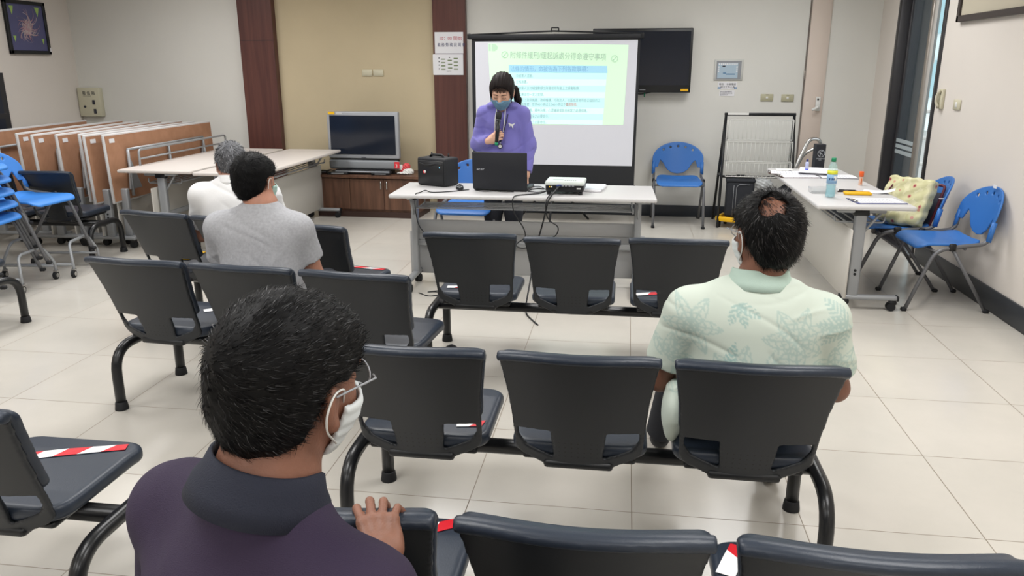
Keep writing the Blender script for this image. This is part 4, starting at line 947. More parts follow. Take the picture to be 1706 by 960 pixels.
b = MB(); b.use(M_YEL).box((0, 0, .010), (.175, .075, .020), .009, 3); b.build('body', None, t); b = MB(); b.use(mat('pouch_seam', 'c9980f', .5)).box((0, .0, .0205), (.16, .003, .002)); b.build('zip', None, t)
for (x, y, rz, lab, m) in ((1.56, 5.75, -3, 'black pen behind the yellow pouch', M_BLACK), (1.50, 5.70, 8, 'pen with dark barrel and silver clip left of the yellow pouch', mat('dark_brown_barrel', '3d2f2c', .3))):
    t = thing('pen', lab, 'pen', (x, y, TZ), math.radians(rz), 'pens on the right table')
    b = MB(); b.use(m).tube([(-.06, 0, .006), (.05, 0, .006)], .0055, 8); b.build('barrel', None, t); b = MB(); b.use(M_SILVER).tube([(.05, 0, .006), (.066, 0, .006)], [.0045, .0012], 8); b.box((-.04, 0, .0125), (.035, .003, .0015)); b.build('tip_and_clip', None, t)
t = thing('clear_tray', 'clear plastic card box standing behind the water bottle', 'tray', (1.37, 5.66, TZ), math.radians(3))
CL = mat('clear_acrylic', 'e0e3e4', .1, alpha=.35); b = MB(); b.use(CL)
for c, d in (((0, 0, .002), (.17, .10, .003)), ((0, -.049, .02), (.17, .002, .036)), ((0, .049, .02), (.17, .002, .036)), ((-.084, 0, .02), (.002, .10, .036)), ((.084, 0, .02), (.002, .10, .036))): b.box(c, d)
b.build('tray', None, t); b = MB(); b.use(mat('card_stack', 'b9bcc0', .6)).box((.035, 0, .012), (.085, .06, .016)); b.use(M_TXT).box((-.05, -.02, .008), (.05, .03, .008)); b.build('card_stack', None, t)
t = thing('rounded_case', 'small white rounded case at the far left corner of the right table', 'case', (1.32, 6.80, TZ))
b = MB(); b.use(M_WHITE).box((0, 0, .011), (.14, .06, .022), .010, 3); b.build('shell', None, t); b = MB(); b.use(M_TXT).box((.04, -.0305, .011), (.02, .002, .003)); b.build('seam', None, t)

# ------------------------------------------------------------------ tote bag on the second right-hand chair
t = thing('tote_bag', 'cream plastic tote bag with dark red floral print leaning on a blue chair', 'bag', (2.03, 5.95, .455), math.radians(38))
F = Field(); TR = Matrix.Rotation(math.radians(24), 4, 'Y')
F.box((-.01, 0, .165), (.045, .175, .17), .02, R=TR, k=.01); F.ell((-.07, 0, .06), (.07, .15, .06), k=.04)
F.post = lambda P, d: d + .006 * np.sin(P[:, 1] * 55 + P[:, 2] * 30) * np.sin(P[:, 2] * 48 - P[:, 1] * 20)
me = mesh_field(F, .007, 'bag_body')
mt = mat('cream_floral_print', 'cfcba0', .35); nt = mt.node_tree; bb = nt.nodes['Principled BSDF']; tc_n = nt.nodes.new('ShaderNodeTexCoord')
vo = nt.nodes.new('ShaderNodeTexVoronoi'); vo.inputs['Scale'].default_value = 13; nt.links.new(tc_n.outputs['Object'], vo.inputs['Vector'])
cr = nt.nodes.new('ShaderNodeValToRGB'); cr.color_ramp.interpolation = 'CONSTANT'; e = cr.color_ramp.elements; e[0].color = (*lin('8c3038'), 1); e[1].position = .10; e[1].color = (*lin('c08a78'), 1); e2 = cr.color_ramp.elements.new(.19); e2.color = (*lin('c9c69a'), 1); e3 = cr.color_ramp.elements.new(.55); e3.color = (*lin('d6d2ab'), 1)
nt.links.new(vo.outputs['Distance'], cr.inputs[0]); nt.links.new(cr.outputs[0], bb.inputs['Base Color'])
me.materials.append(mt); link_mesh('bag_body', me, t)
MR = mat('maroon_trim', '5e2430', .5)
b = MB(); b.T = TR; b.use(MR).tube([(.05, -.16, .01), (.055, -.16, .33), (.055, .16, .33), (.05, .16, .01)], .010, 8, .03); b.build('piping', None, t)
b = MB(); b.T = TR; b.use(MR)
b.tube([(-.05, .10, .30), (-.11, .12, .26), (-.20, .10, .12), (-.22, .05, .04)], .006, 8, .05); b.build('handle', None, t); b = MB(); b.T = TR; b.use(MR).tube([(.05, -.07, .32), (.10, -.09, .27), (.11, -.07, .15)], .006, 8, .04); b.build('handle', None, t)
b = MB(); b.T = TR; b.use(mat('navy_lining', '252a3c', .6)).box((.075, -.02, .15), (.03, .26, .26), .012, 2); b.build('backing', None, t)

# ------------------------------------------------------------------ blue chairs on dollies, dark bench at the left
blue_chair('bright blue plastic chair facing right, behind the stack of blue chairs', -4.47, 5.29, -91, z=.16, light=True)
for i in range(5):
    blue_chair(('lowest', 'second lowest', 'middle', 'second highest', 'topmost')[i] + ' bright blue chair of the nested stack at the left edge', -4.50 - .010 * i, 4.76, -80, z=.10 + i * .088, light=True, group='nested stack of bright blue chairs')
def dolly(label, x, y, rz):
    t = thing('chair_dolly', label, 'dolly', (x, y, 0), math.radians(rz), 'grey tube chair dollies')
    b = MB(); b.use(M_STEELL); 
    for s in (-1, 1): b.tube([(s * .26, .20, .06), (s * .26, .20, .13), (s * .22, .14, .26), (s * .22, -.14, .26), (s * .26, -.20, .13), (s * .26, -.20, .06)], .011, 8, .05)
    b.tube([(-.26, .20, .10), (.26, .20, .10)], .010, 8); b.tube([(-.26, -.20, .10), (.26, -.20, .10)], .010, 8); b.build('frame', None, t)
    for sx in (-1, 1):
        for sy in (-1, 1):
            b = MB(); b.use(M_CHROME).cyl((sx * .26, sy * .20 - .01, .03), .017, .03, 'x', 14); b.use(M_RUBBER).cyl((sx * .26, sy * .20 - .01, .03), .03, .02, 'x', 16); b.use(M_CHROME).box((sx * .26, sy * .20, .06), (.03, .03, .012)); b.build('caster', None, t)
    return t
dolly('grey tube dolly under the nested stack of bright blue chairs', -4.50, 4.98, 6)
dolly('grey tube dolly under the single bright blue chair behind the stack', -4.45, 5.42, 10)
bench('dark bench behind the bright blue chairs, in front of the upright folded tables', -5.06, 5.84, 4)
bench('black bench at the left edge, only its curved leg in view', -4.50, 4.05, -4)
# green slip and yellow folder on the seats
b = MB(); b.use(M_YEL).box((-2.69, 4.40, .428), (.16, .20, .006), .001, 1, T=None); tag(b.build('yellow_folder'), 'flat yellow folder lying on the middle seat of the farthest left bench', 'folder')
b = MB(); b.use(mat('mint_slip', '3fae84', .6)).box((-1.02, 3.40, .4265), (.06, .10, .003)); tag(b.build('green_slip'), 'small green slip on the right seat of the grey T-shirt man\'s bench', 'slip')

# seen through the gap of the glass door
t = thing('hanging_sign', 'oval blue and white sign outside, seen through the gap of the glass door', 'sign', (2.955, 8.6, 1.62))
b = MB(); b.use(M_WHITE).lathe([(.001, -.006), (.075, -.006), (.075, .006), (.001, .006)], 28, XZ(0, 0, 0) @ Matrix.Diagonal((.75, 1.35, 1, 1))); b.build('panel', None, t)
b = MB(); b.use(M_BLUEINK); b.tube([(-.03, -.012, .04), (.0, -.012, .065), (.03, -.012, .03), (.0, -.012, -.02)], .010, 6, .02); b.use(M_TXT).box((0, -.009, -.055), (.06, .004, .02)); b.build('emblem', None, t)
b = MB(); b.use(M_BLACK).tube([(0, 0, .10), (0, 0, 1.2)], .004, 6); b.build('cord', None, t)
t = thing('railing', 'white slatted railing outside, seen low through the gap of the glass door', 'railing', (3.35, 9.8, 0))
b = MB(); b.use(M_WHITE)
for z in (.15, .45, .75, 1.05): b.box((0, 0, z), (1.3, .03, .04), .004, 1)
b.build('rail', None, t)
for i in range(9):
    b = MB(); b.use(M_WHITE).box((-.6 + i * .15, .02, .55), (.03, .03, 1.1), .004, 1); b.build('post', None, t)

# ------------------------------------------------------------------ people
M_SKIN_A = mat('skin_light', 'd9ab92', .5, noise=.05, nscale=30)
M_SKIN_B = mat('skin_tan', '7f5644', .5, noise=.10, nscale=28, bump=.4, bscale=240)
M_SKIN_C = mat('skin_mid', 'b3806a', .5, noise=.07, nscale=30, bump=.3, bscale=200)
M_HAIRK = mat('hair_black', '060607', .55, spec=.18)
M_HAIRG = mat('hair_grey', '55565a', .5); M_HAIRG2 = mat('hair_silver', '8a8b8e', .5)
M_HAIRW = mat('hair_brown_black', '1a1211', .6, spec=.25)
M_TROU = mat('dark_trousers', '1d2028', .85, bump=.3, bscale=300)
M_MASKB = mat('blue_mask', '6d93ad', .8); M_MASKW = mat('white_mask', 'd5dbdc', .8); M_MASKG = mat('pale_green_mask', 'a9c9c0', .8)
V = Vector
def RX(d): return Matrix.Rotation(math.radians(d), 4, 'X')
def RZ(d): return Matrix.Rotation(math.radians(d), 4, 'Z')
def RY(d): return Matrix.Rotation(math.radians(d), 4, 'Y')
class Head:
    """head frame: origin between the ears, +y towards the face, +x the person's right"""
    def __init__(s, c, yaw=0, pitch=0, roll=0, sc=1.0):
        s.R = RZ(yaw) @ RX(-pitch) @ RY(roll); s.sc = sc; s.M = Matrix.Translation(c) @ s.R @ Matrix.Scale(sc, 4)
        s.Mi = np.array(s.M.inverted())
    def p(s, q): return tuple(s.M @ V(q))
    def loc(s, P): return P @ s.Mi[:3, :3].T + s.Mi[:3, 3]
    def ell(s, F, c, r, k=.02, op='u', R=None): F.ell(s.p(c), [v * s.sc for v in r], R=(s.R @ R) if R else s.R, k=k * s.sc, op=op)
    def cap(s, F, a, b, ra, rb=None, k=.01): F.cap(s.p(a), s.p(b), ra * s.sc, None if rb is None else rb * s.sc, k=k * s.sc)
    def face(s, F, nose=True, ears=True, front=True):
        e = s.ell
        e(F, (0, -.014, .032), (.076, .097, .090), .02); e(F, (0, .032, -.015), (.064, .066, .082), .03); e(F, (0, .042, -.072), (.042, .046, .040), .03)
        for q in (-1, 1): e(F, (q * .034, .060, -.028), (.026, .028, .030), .02)
        if front:
            for q in (-1, 1): e(F, (q * .031, .103, .006), (.017, .014, .012), .012, 's'); e(F, (q * .031, .084, .004), (.0145, .012, .011), .004)
            s.cap(F, (0, .096, .008), (0, .114, -.026), .008, .0125, .012)
            for q in (-1, 1): e(F, (q * .010, .104, -.031), (.008, .009, .007), .006)
            e(F, (0, .093, -.052), (.022, .010, .006), .006); e(F, (0, .092, -.061), (.019, .010, .006), .004)
            e(F, (0, .088, .030), (.050, .012, .010), .02)
        if ears:
            for q in (-1, 1):
                E = RZ(q * 22)
                e(F, (q * .080, -.008, -.008), (.0095, .019, .031), .008, R=E); e(F, (q * .0885, -.002, -.003), (.006, .011, .018), .005, 's', R=E); e(F, (q * .080, .0, -.033), (.008, .010, .011), .006)
    def mesh_tr(s, b, pts, r, **kw): b.tube([s.M @ V(p) for p in pts], r * s.sc, **kw)

def hair_short(H, name, m, parent, res, thick=.013, hl=None, bald=None, bumps=.003):
    """clipped hair: a shell over the skull, cut along the hairline"""
    ys = np.array([-.13, -.09, -.055, -.036, -.026, .0, .02, .045, .06, .075, .10]); zs = np.array([-.085, -.085, -.074, -.030, .020, .030, .026, .036, .058, .066, .074]) if hl is None else np.array(hl)
    F = Field()
    H.ell(F, (0, -.016, .034), (.076 + thick, .098 + thick, .090 + thick), .01); H.ell(F, (0, -.045, -.025), (.060 + thick * .5, .058 + thick * .5, .066), .03); H.ell(F, (0, .045, .045), (.066 + thick * .6, .055 + thick * .6, .062 + thick * .6), .02)
    def post(P, d):
        q = H.loc(P); d = np.maximum(d, (np.interp(q[:, 1], ys, zs) - q[:, 2]) * .8 * H.sc)
        if bald is not None:
            c, r = bald; d = np.maximum(d, (r + .007 * np.sin(q[:, 0] * 170 + 1) * np.sin(q[:, 2] * 140) + .006 * np.sin(q[:, 0] * 90 - q[:, 2] * 70) - np.linalg.norm((q - c) * np.array((1.15, 1, .9)), axis=1)) * H.sc)
        return d + bumps * (np.sin(q[:, 0] * 150 + q[:, 2] * 60) * np.sin(q[:, 1] * 130 - q[:, 2] * 90) * .5)
    F.post = post
    me = mesh_field(F, res, name); me.materials.append(m); o = link_mesh(name, me, parent); return o, me

def strands(H, me, name, mats, parent, n, ln, w, whorl=(0, -.075, .095), lift=.5, swirl=.35, curve=.4, seed=1, keep=None, flow=None):
    rg = np.random.RandomState(seed); N = len(me.vertices); co = np.empty(N * 3); me.vertices.foreach_get('co', co); co = co.reshape(-1, 3)
    no = np.empty(N * 3); me.vertices.foreach_get('normal', no); no = no.reshape(-1, 3)
    idx = rg.randint(0, N, n * 2); P = co[idx]; Nn = no[idx]; L = H.loc(P)
    Rm = np.array(H.R.to_3x3()); nl = Nn @ Rm
    ok = (nl * (L - np.array((0, -.01, .02)))).sum(1) > .01
    if keep is not None: ok &= keep(L)
    P, Nn, L, nl = P[ok][:n], Nn[ok][:n], L[ok][:n], nl[ok][:n]
    wv = np.array(whorl); f = L - wv if flow is None else np.tile(np.array(flow), (len(L), 1))
    f = f - nl * (f * nl).sum(1)[:, None]; f /= np.linalg.norm(f, axis=1)[:, None] + 1e-6
    sw = np.cross(nl, f); f = f + sw * swirl + rg.normal(0, .22, f.shape); f /= np.linalg.norm(f, axis=1)[:, None]
    fw = f @ Rm.T; ll = ln * rg.uniform(.6, 1.25, len(P))[:, None] * H.sc
    p0 = P - Nn * .002; d1 = Nn * lift + fw * (1 - lift * .3); d1 /= np.linalg.norm(d1, axis=1)[:, None]
    d2 = d1 + fw * curve * 1.2 - Nn * curve; d2 /= np.linalg.norm(d2, axis=1)[:, None]
    p1 = p0 + d1 * ll * .5; p2 = p1 + d2 * ll * .5
    sd = np.cross(d1, Nn + rg.normal(0, .3, Nn.shape)); sd /= np.linalg.norm(sd, axis=1)[:, None] + 1e-6
    A = np.stack([p0 - sd * w, p0 + sd * w, p1 - sd * w * .8, p1 + sd * w * .8, p2], 1).reshape(-1, 3)
    n_ = len(P); base = np.arange(n_) * 5; fs = []
    for b0 in base.tolist(): fs.append([b0, b0 + 1, b0 + 3, b0 + 2]); fs.append([b0 + 2, b0 + 3, b0 + 4])
    m2 = bpy.data.meshes.new(name); m2.from_pydata(A.tolist(), [], fs)
    for q in mats: m2.materials.append(q)
    if len(mats) > 1: m2.polygons.foreach_set('material_index', np.repeat(rg.randint(0, len(mats), n_), 2).tolist())
    m2.update(); return link_mesh(name, m2, parent)

def mask(H, m, parent, top=.002, bot=-.112, off=.006):
    F = Field(); H.face(F, ears=False)
    def post(P, d):
        q = H.loc(P); d = np.abs(d - (off + .004 * np.exp(-(q[:, 0] / .02) ** 2) * np.clip((q[:, 2] + .03) * -18, 0, 1)) * H.sc) - .0030
        d = d + .0006 * np.sin(q[:, 2] * 330)
        tp = top - .010 * (np.abs(q[:, 0]) / .06) ** 2 - .004
        return np.maximum.reduce([d, (q[:, 2] - tp) * H.sc, (bot + .02 * (np.abs(q[:, 0]) / .06) - q[:, 2]) * H.sc, (.030 - q[:, 1]) * H.sc])
    F.post = post
    me = mesh_field(F, .0034, 'face_mask'); me.materials.append(m); o = link_mesh('face_mask', me, parent)
    b = MB(); b.use(M_WHITE)
    for q in (-1, 1):
        H.mesh_tr(b, [(q * .068, .032, -.012), (q * .083, .012, .018), (q * .089, -.018, .018), (q * .090, -.030, -.008), (q * .084, -.018, -.036), (q * .066, .030, -.072)], .0016, n=6, fillet=.02)
        b.build('ear_loop', None, o); b = MB(); b.use(M_WHITE)
    return o

def hand(F, W, side=1, curls=((.4, .5, .3),) * 4, splay=(-.10, -.03, .04, .12), thumb=(.5, .3), tdir=(-.75, .62, -.22), s=1.0):
    """W: wrist frame, y towards the fingers, z the back of the hand, x away from the thumb (right hand)"""
    P = lambda x, y, z: W @ V((side * x * s, y * s, z * s)); R = W.to_3x3().to_4x4()
    F.box(P(.002, .048, -.002), (.037 * s, .044 * s, .0125 * s), .0115 * s, R=R, k=.012); F.ell(P(-.022, .032, -.010), (.018 * s, .030 * s, .014 * s), R=R, k=.012); F.ell(P(.026, .036, -.008), (.014 * s, .032 * s, .013 * s), R=R, k=.012)
    F.cap(P(0, -.02, 0), P(0, .02, 0), .025 * s, .027 * s, k=.015)
    for i in range(4):
        L = ((.040, .024, .020), (.044, .028, .022), (.041, .026, .021), (.032, .019, .018))[i]; r = (.0088, .0090, .0086, .0078)[i]
        p = V((-.027 + .0185 * i, (.088, .092, .089, .080)[i], .001)); a = 0; pts = [p.copy()]
        for j in range(3):
            a += curls[i][j]; d = V((math.sin(splay[i]), math.cos(splay[i]) * math.cos(a), -math.sin(a))); p = p + d * L[j]; pts.append(p.copy())
        F.ell(P(pts[0].x, pts[0].y - .004, pts[0].z + .003), (.0105 * s,) * 3, k=.008)
        F.cap(P(pts[0].x, pts[0].y - .008, pts[0].z + .0065), P(pts[0].x * .45, .020, .0085), .0042 * s, .0032 * s, k=.006)
        for j in range(3): F.cap(P(*pts[j]), P(*pts[j + 1]), (r - .0006 * j) * s, (r - .0006 * (j + 1)) * s, k=.003)
    d = V(tdir).normalized(); p = V((-.024, .024, -.008)); q1 = p + d * .042; d2 = (d + V((.25, .5, -.1)) * thumb[0]).normalized(); q2 = q1 + d2 * .030; d3 = (d2 + V((.3, .5, -.1)) * thumb[1]).normalized(); q3 = q2 + d3 * .022
    F.cap(P(*p), P(*q1), .0135 * s, .0112 * s, k=.010); F.cap(P(*q1), P(*q2), .0108 * s, .0098 * s, k=.003); F.cap(P(*q2), P(*q3), .0100 * s, .0086 * s, k=.003)
def wrist_frame(w, fingers, back, side=1):
    y = V(fingers).normalized(); z = V(back); z = (z - y * z.dot(y)).normalized(); x = y.cross(z)
    m = Matrix((x, y, z)).transposed().to_4x4(); m.translation = w; return m

def capcut(F, a, b, ra, rb, k=.02):
    a = np.array(a, float); b = np.array(b, float); ab = b - a; L2 = ab @ ab; L = math.sqrt(L2); u = ab / L
    def f(P):
        t = (P - a) @ ab / L2; tc = np.clip(t, 0, 1.2); d = np.linalg.norm(P - a - tc[:, None] * ab, axis=1) - (ra + (rb - ra) * tc); return np.maximum(d, (P - b) @ u)
    R = max(ra, rb) + .02; F.fn(f, np.minimum(a, b) - R, np.maximum(a, b) + R, k)

def collar(name, m, parent, c, rx, ry, h=.038, tilt=0, flare=.016, yaw=0, gap=40, roll=0):
    b = MB(); b.use(m); T = Matrix.Translation(c) @ RZ(yaw) @ RY(roll) @ RX(tilt)
    prof = [(0.000, -.030), (.001, .012), (.0015, h * .85), (.004, h), (.008, h * .96), (flare * .8, h * .45), (flare * 1.35, 0), (flare * 1.7, -.024), (flare * 1.7 - .003, -.025), (flare * .6, -.01)]
    def fn(u, v):
        a = math.radians(-90 - gap + 0) - u * math.radians(360 - 2 * gap) + math.radians(180); k = v * (len(prof) - 1); i = min(int(k), len(prof) - 2); t = k - i
        o = prof[i][0] * (1 - t) + prof[i + 1][0] * t; z = prof[i][1] * (1 - t) + prof[i + 1][1] * t
        fr = max(0, math.sin(a)); z -= .03 * fr ** 2
        return ((rx + o) * math.cos(a), (ry + o) * math.sin(a), z)
    b.grid(fn, 44, len(prof) - 1, T=T); return b.build(name, None, parent)

def fold(P, d, amp, seeds):
    w = 0
    for (fx, fy, fz, ph, pw) in seeds:
        wp = 1.3 * np.sin(P[:, 0] * 9 + P[:, 2] * 7 + ph * 2) + .9 * np.sin(P[:, 2] * 13 - P[:, 0] * 6 + ph); gate = np.clip(np.sin(P[:, 0] * 11 + P[:, 2] * 8 + ph * 5 + wp) * 1.4, 0, 1)
        s = np.sin(P[:, 0] * fx + P[:, 1] * fy + P[:, 2] * fz + ph + wp); w = w + (1 - np.abs(s)) ** (pw * .5) * gate * (1 if ph < 1.5 else -1)
    return d + amp * w

def seated(label, loc, rz, H, neck, sh, el, wr, sleeve=.62, girth=1.0, skin=None, shirt_m=None, res=.006, hair=None, seat_z=.44, lean=0.0, knees=None, ankles=None, hands=None, extra=None, shirt_name='polo_shirt', amp=.004, spine=None, sres=.007, folds=None, armr=1.0, deltr=1.0):
    """el, wr, sh: right (+x) first, then left; all in the person's own frame"""
    t = thing('person', label, 'person', (*loc, 0), math.radians(rz))
    pel = V((0, .0, seat_z + .085)); nb = V(neck); ch = V(spine[1] if spine else (nb.x, nb.y - .01, nb.z - .18)); wa = V(spine[0] if spine else ((pel.x + ch.x) / 2, (pel.y + ch.y) / 2 - .03, (pel.z + ch.z) / 2))
    knees = knees or ((.13, .43, seat_z + .055), (-.13, .43, seat_z + .055)); ankles = ankles or ((.13, .45, .09), (-.13, .45, .09))
    B = Field(); H.face(B)
    hb = H.M @ V((0, -.025, -.045)); B.cap(hb, nb, .054 * H.sc, .060 * H.sc, k=.02); B.cap(nb, ch, .062, .10, k=.04); B.ell(ch, (.14 * girth, .09, .15), k=.05); B.ell(wa, (.13 * girth, .09, .13), k=.05); B.ell(pel, (.15, .11, .09), k=.05)
    for i in (0, 1):
        s_, e_, w_ = V(sh[i]), V(el[i]), V(wr[i]); B.cap((nb + s_) / 2, s_, .04, .042, k=.03); B.cap(s_, e_, .044 * armr, .038 * armr, k=.02); B.cap(e_, w_, .038 * armr, .026, k=.012)
        f_ = V(hands[i][0]) if hands and hands[i] else (w_ - e_); bk = V(hands[i][1]) if hands and hands[i] else V((0, 0, 1)); kw = hands[i][2] if hands and hands[i] else {}
        hand(B, wrist_frame(w_, f_, bk), 1 if i == 0 else -1, **kw)
        q = .085 * (1 if i == 0 else -1); B.cap((q, 0, seat_z + .07), knees[i], .065, .048, k=.03); B.cap(knees[i], ankles[i], .046, .034, k=.02); B.cap(ankles[i], V(ankles[i]) + V((0, .12, -.05)), .032, .028, k=.02)
    me = mesh_field(B, res, 'body'); me.materials.append(skin); link_mesh('body', me, t)
    S = Field(); g = girth
    S.ell(ch + V((0, 0, .0)), (.165 * g, .112 * g, .17), k=.05); S.ell(wa, (.155 * g, .118 * g, .16), k=.06); S.ell(pel + V((0, -.01, .02)), (.165 * g, .125, .12), k=.05); S.cap(nb + V((0, -.005, -.055)), nb + V((0, 0, -.018)), .075, .060, k=.04)
    for i in (0, 1):
        s_, e_ = V(sh[i]), V(el[i]); S.cap(nb + V((0, -.005, -.03)), s_ + V((0, 0, .0)), .050 * deltr, .056 * deltr, k=.05); S.cap(s_ * .92 + V((nb.x, nb.y, s_.z)) * .08, (ch + s_) / 2 + V((0, 0, -.03)), .062, .08, k=.05)
        capcut(S, s_, s_ + (e_ - s_) * sleeve, .058 * armr * deltr, .062 * armr, k=.03)
    if extra: extra(S)
    sd = folds or ((14, 6, 22, .3, 6), (-18, 4, 15, 1.9, 7), (5, 9, 34, 2.2, 8))
    S.post = lambda P, d: fold(P, d, amp, sd)
    me = mesh_field(S, sres, shirt_name); me.materials.append(shirt_m); so = link_mesh(shirt_name, me, t)
    T = Field(); T.ell(pel, (.17 * min(g, 1.15), .13, .10), k=.04)
    for i in (0, 1):
        q = .088 * (1 if i == 0 else -1); T.cap((q, 0, seat_z + .08), knees[i], .085, .066, k=.04); capcut(T, knees[i], V(ankles[i]) + V((0, 0, -.01)), .064, .058, k=.03)
    T.post = lambda P, d: fold(P, d, .003, ((20, 30, 12, .4, 6), (9, 26, 30, 1.2, 6)))
    me = mesh_field(T, .010, 'trousers'); me.materials.append(M_TROU); link_mesh('trousers', me, t)
    for i in (0, 1):
        a = V(ankles[i]); F = Field(); F.ell(a + V((0, .01, -.045)), (.042, .055, .04), k=.02); F.ell(a + V((0, .11, -.055)), (.046, .085, .032), k=.03); F.box((a.x, a.y + .05, -.05 + a.z - .09), (.2, .3, .05), .0, k=0, op='s')
        me = mesh_field(F, .007, 'shoe'); me.materials.append(M_BLACKM); link_mesh('shoe', me, t)
    return t, so

# ---- man in the dark purple polo, nearest
H = Head((.012, .085, 1.170), 2, 8, 6, .95)
M_PURPLE = mat('dark_purple_knit', '2b1f38', .8, bump=.5, bscale=600)
loc, rz = (-.455, .80), -20
def toL(p):
    a = math.radians(-rz); x, y = p[0] - loc[0], p[1] - loc[1]; return V((x * math.cos(a) - y * math.sin(a), x * math.sin(a) + y * math.cos(a), p[2]))
def dirL(p):
    a = math.radians(-rz); return V((p[0] * math.cos(a) - p[1] * math.sin(a), p[0] * math.sin(a) + p[1] * math.cos(a), p[2]))
wr_ = toL((-.385, 1.108, .752))
t, so = seated('man in a dark purple polo seen from behind, nearest the camera, hand on seat back', loc, rz, H, (.008, .035, 1.050),
    ((.172, .015, .942), (-.190, .055, .950)), (toL((-.255, .875, .69)), (-.26, .08, .72)), (wr_, (-.17, .30, .60)), .66, 1.02, M_SKIN_B, M_PURPLE, .0042,
    hands=((dirL((-.040, .10, .040)), dirL((0, -.38, .92)), dict(curls=((.22, 1.0, .5), (.18, 1.05, .5), (.22, 1.0, .5), (.32, .95, .45)), splay=(-.20, -.04, .10, .30), tdir=(-.75, .55, -.05), thumb=(.3, .2), s=1.0)), None),
    spine=((0, -.06, .70), (0, .0, .845)), amp=.0022, sres=.006, armr=1.03, deltr=1.0, folds=((6, 4, 16, .3, 3), (-10, 4, 12, 1.9, 4)))
collar('collar', mat('navy_rib_collar', '1c202f', .8, bump=.5, bscale=500), so, (.006, .034, 1.056), .066, .063, .036, -14, .017, roll=8)
ho, hm = hair_short(H, 'hair', M_HAIRK, t, .0045, .012)
strands(H, hm, 'hair_strands', [M_HAIRK, M_HAIRK, mat('hair_glint', '161618', .45)], ho, 9000, .017, .0005, whorl=(-.03, -.095, .055), lift=.35, swirl=.5, seed=4)
mask(H, M_MASKW, t)
b = MB(); b.use(M_SILVER); 
for q in (-1, 1): H.mesh_tr(b, [(q * .089, -.012, .012), (q * .080, .085, .014), (q * .062, .104, .010)], .0015, n=6)
for q in (-1, 1): H.mesh_tr(b, [(q * (.034 + .026 * math.cos(a * PI / 8)), .112 - .012 * abs(math.cos(a * PI / 8)), .006 + .018 * math.sin(a * PI / 8)) for a in range(16)], .0014, n=5, closed=True)
b.build('glasses', None, t)

# ---- balding man in the mint shirt
H = Head((.010, -.055, 1.080), 22, 4, 0, 1.04)
M_MINT = bpy.data.materials.new('mint_leaf_print'); M_MINT.use_nodes = True
t, so = seated('balding man in a pale mint leaf-print polo, seated on the right, seen from behind', (.415, 2.385), -3, H, (.0, -.055, .935),
    ((.192, -.055, .835), (-.20, -.055, .835)), ((.262, .02, .59), (-.275, .0, .59)), ((.20, .23, .53), (-.20, .24, .53)), .72, 1.24, M_SKIN_B, M_MINT, .0055,
    knees=((.15, .42, .50), (-.20, .42, .50)), ankles=((.16, .45, .09), (-.26, .66, .09)), spine=((0, -.07, .64), (0, -.06, .80)), amp=.0036, sres=.0048, armr=1.18, deltr=1.08,
    extra=lambda S: (S.ell((-.232, -.06, .505), (.035, .09, .10), k=.05)), folds=((5, 3, 26, .9, 7), (-16, 4, 22, 2.4, 8), (12, 3, 30, .2, 8)))
# printed leaves: a pattern in the cloth, stored per vertex
me = so.data; N = len(me.vertices); co = np.empty(N * 3); me.vertices.foreach_get('co', co); co = co.reshape(-1, 3)
u = co[:, 0] + .5 * np.sign(co[:, 0]) * np.maximum(0, np.abs(co[:, 0]) - .2) * 0; v = co[:, 2]; back = co[:, 1] < .06; inten = np.zeros(N)
def leaf(cx, cz, ang, L, Wd, kind, dark):
    a = math.radians(ang); x = (u - cx) * math.cos(a) + (v - cz) * math.sin(a); y = -(u - cx) * math.sin(a) + (v - cz) * math.cos(a)
    tt = np.clip(x / L, 0, 1); hw = Wd * np.sin(PI * tt ** .8) ** .8; inside = (x > 0) & (x < L) & (np.abs(y) < hw)
    if kind == 'line': s = (inside & ((np.abs(np.abs(y) - hw) < .0045) | (np.abs(y) < .003) | ((np.sin((x + np.abs(y) * .7) * 320) > .65)))).astype(float)
    else: s = (inside & (np.sin((x - np.abs(y) * .9) * 420) > -.2)).astype(float)
    return s * dark
rl = random.Random(11)
for (cx, cz, L, k, dk, cnt, a0) in ((-.065, .90, .070, 'fill', .75, 3, -70), (-.195, .82, .10, 'line', .5, 6, 0), (.10, .80, .12, 'line', .5, 7, 20), (-.085, .70, .085, 'fill', .9, 1, 80), (-.06, .665, .13, 'line', .5, 7, 180), (.235, .685, .10, 'line', .5, 7, 100), (.25, .845, .10, 'fill', .6, 4, 200), (.245, .62, .075, 'fill', .9, 2, 80), (-.26, .70, .09, 'line', .45, 4, 60), (.10, .60, .11, 'line', .4, 5, 150), (.02, .55, .10, 'fill', .5, 2, 30), (-.20, .60, .10, 'line', .4, 4, 100)):
    for i in range(cnt):
        inten = np.maximum(inten, leaf(cx, cz, a0 + (i * 360 / cnt if cnt > 4 else (i - (cnt - 1) / 2) * 42), L * rl.uniform(.8, 1.1), L * .22, k, dk))
at = me.color_attributes.new('leaf_print', 'FLOAT_COLOR', 'POINT'); at.data.foreach_set('color', np.stack([inten] * 3 + [np.ones(N)], 1).ravel())
nt = M_MINT.node_tree; bb = nt.nodes['Principled BSDF']; an = nt.nodes.new('ShaderNodeAttribute'); an.attribute_name = 'leaf_print'
mx = nt.nodes.new('ShaderNodeMix'); mx.data_type = 'RGBA'; mx.inputs[6].default_value = (*lin('c6d0c4'), 1); mx.inputs[7].default_value = (*lin('94b3ae'), 1)
nt.links.new(an.outputs['Fac'], mx.inputs[0]); nt.links.new(mx.outputs[2], bb.inputs['Base Color']); bb.inputs['Roughness'].default_value = .8
collar('collar', mat('mint_collar', 'b3c9bd', .8, bump=.4, bscale=500), so, (.0, -.052, .945), .074, .072, .036, -8, .016)
yb_ = None
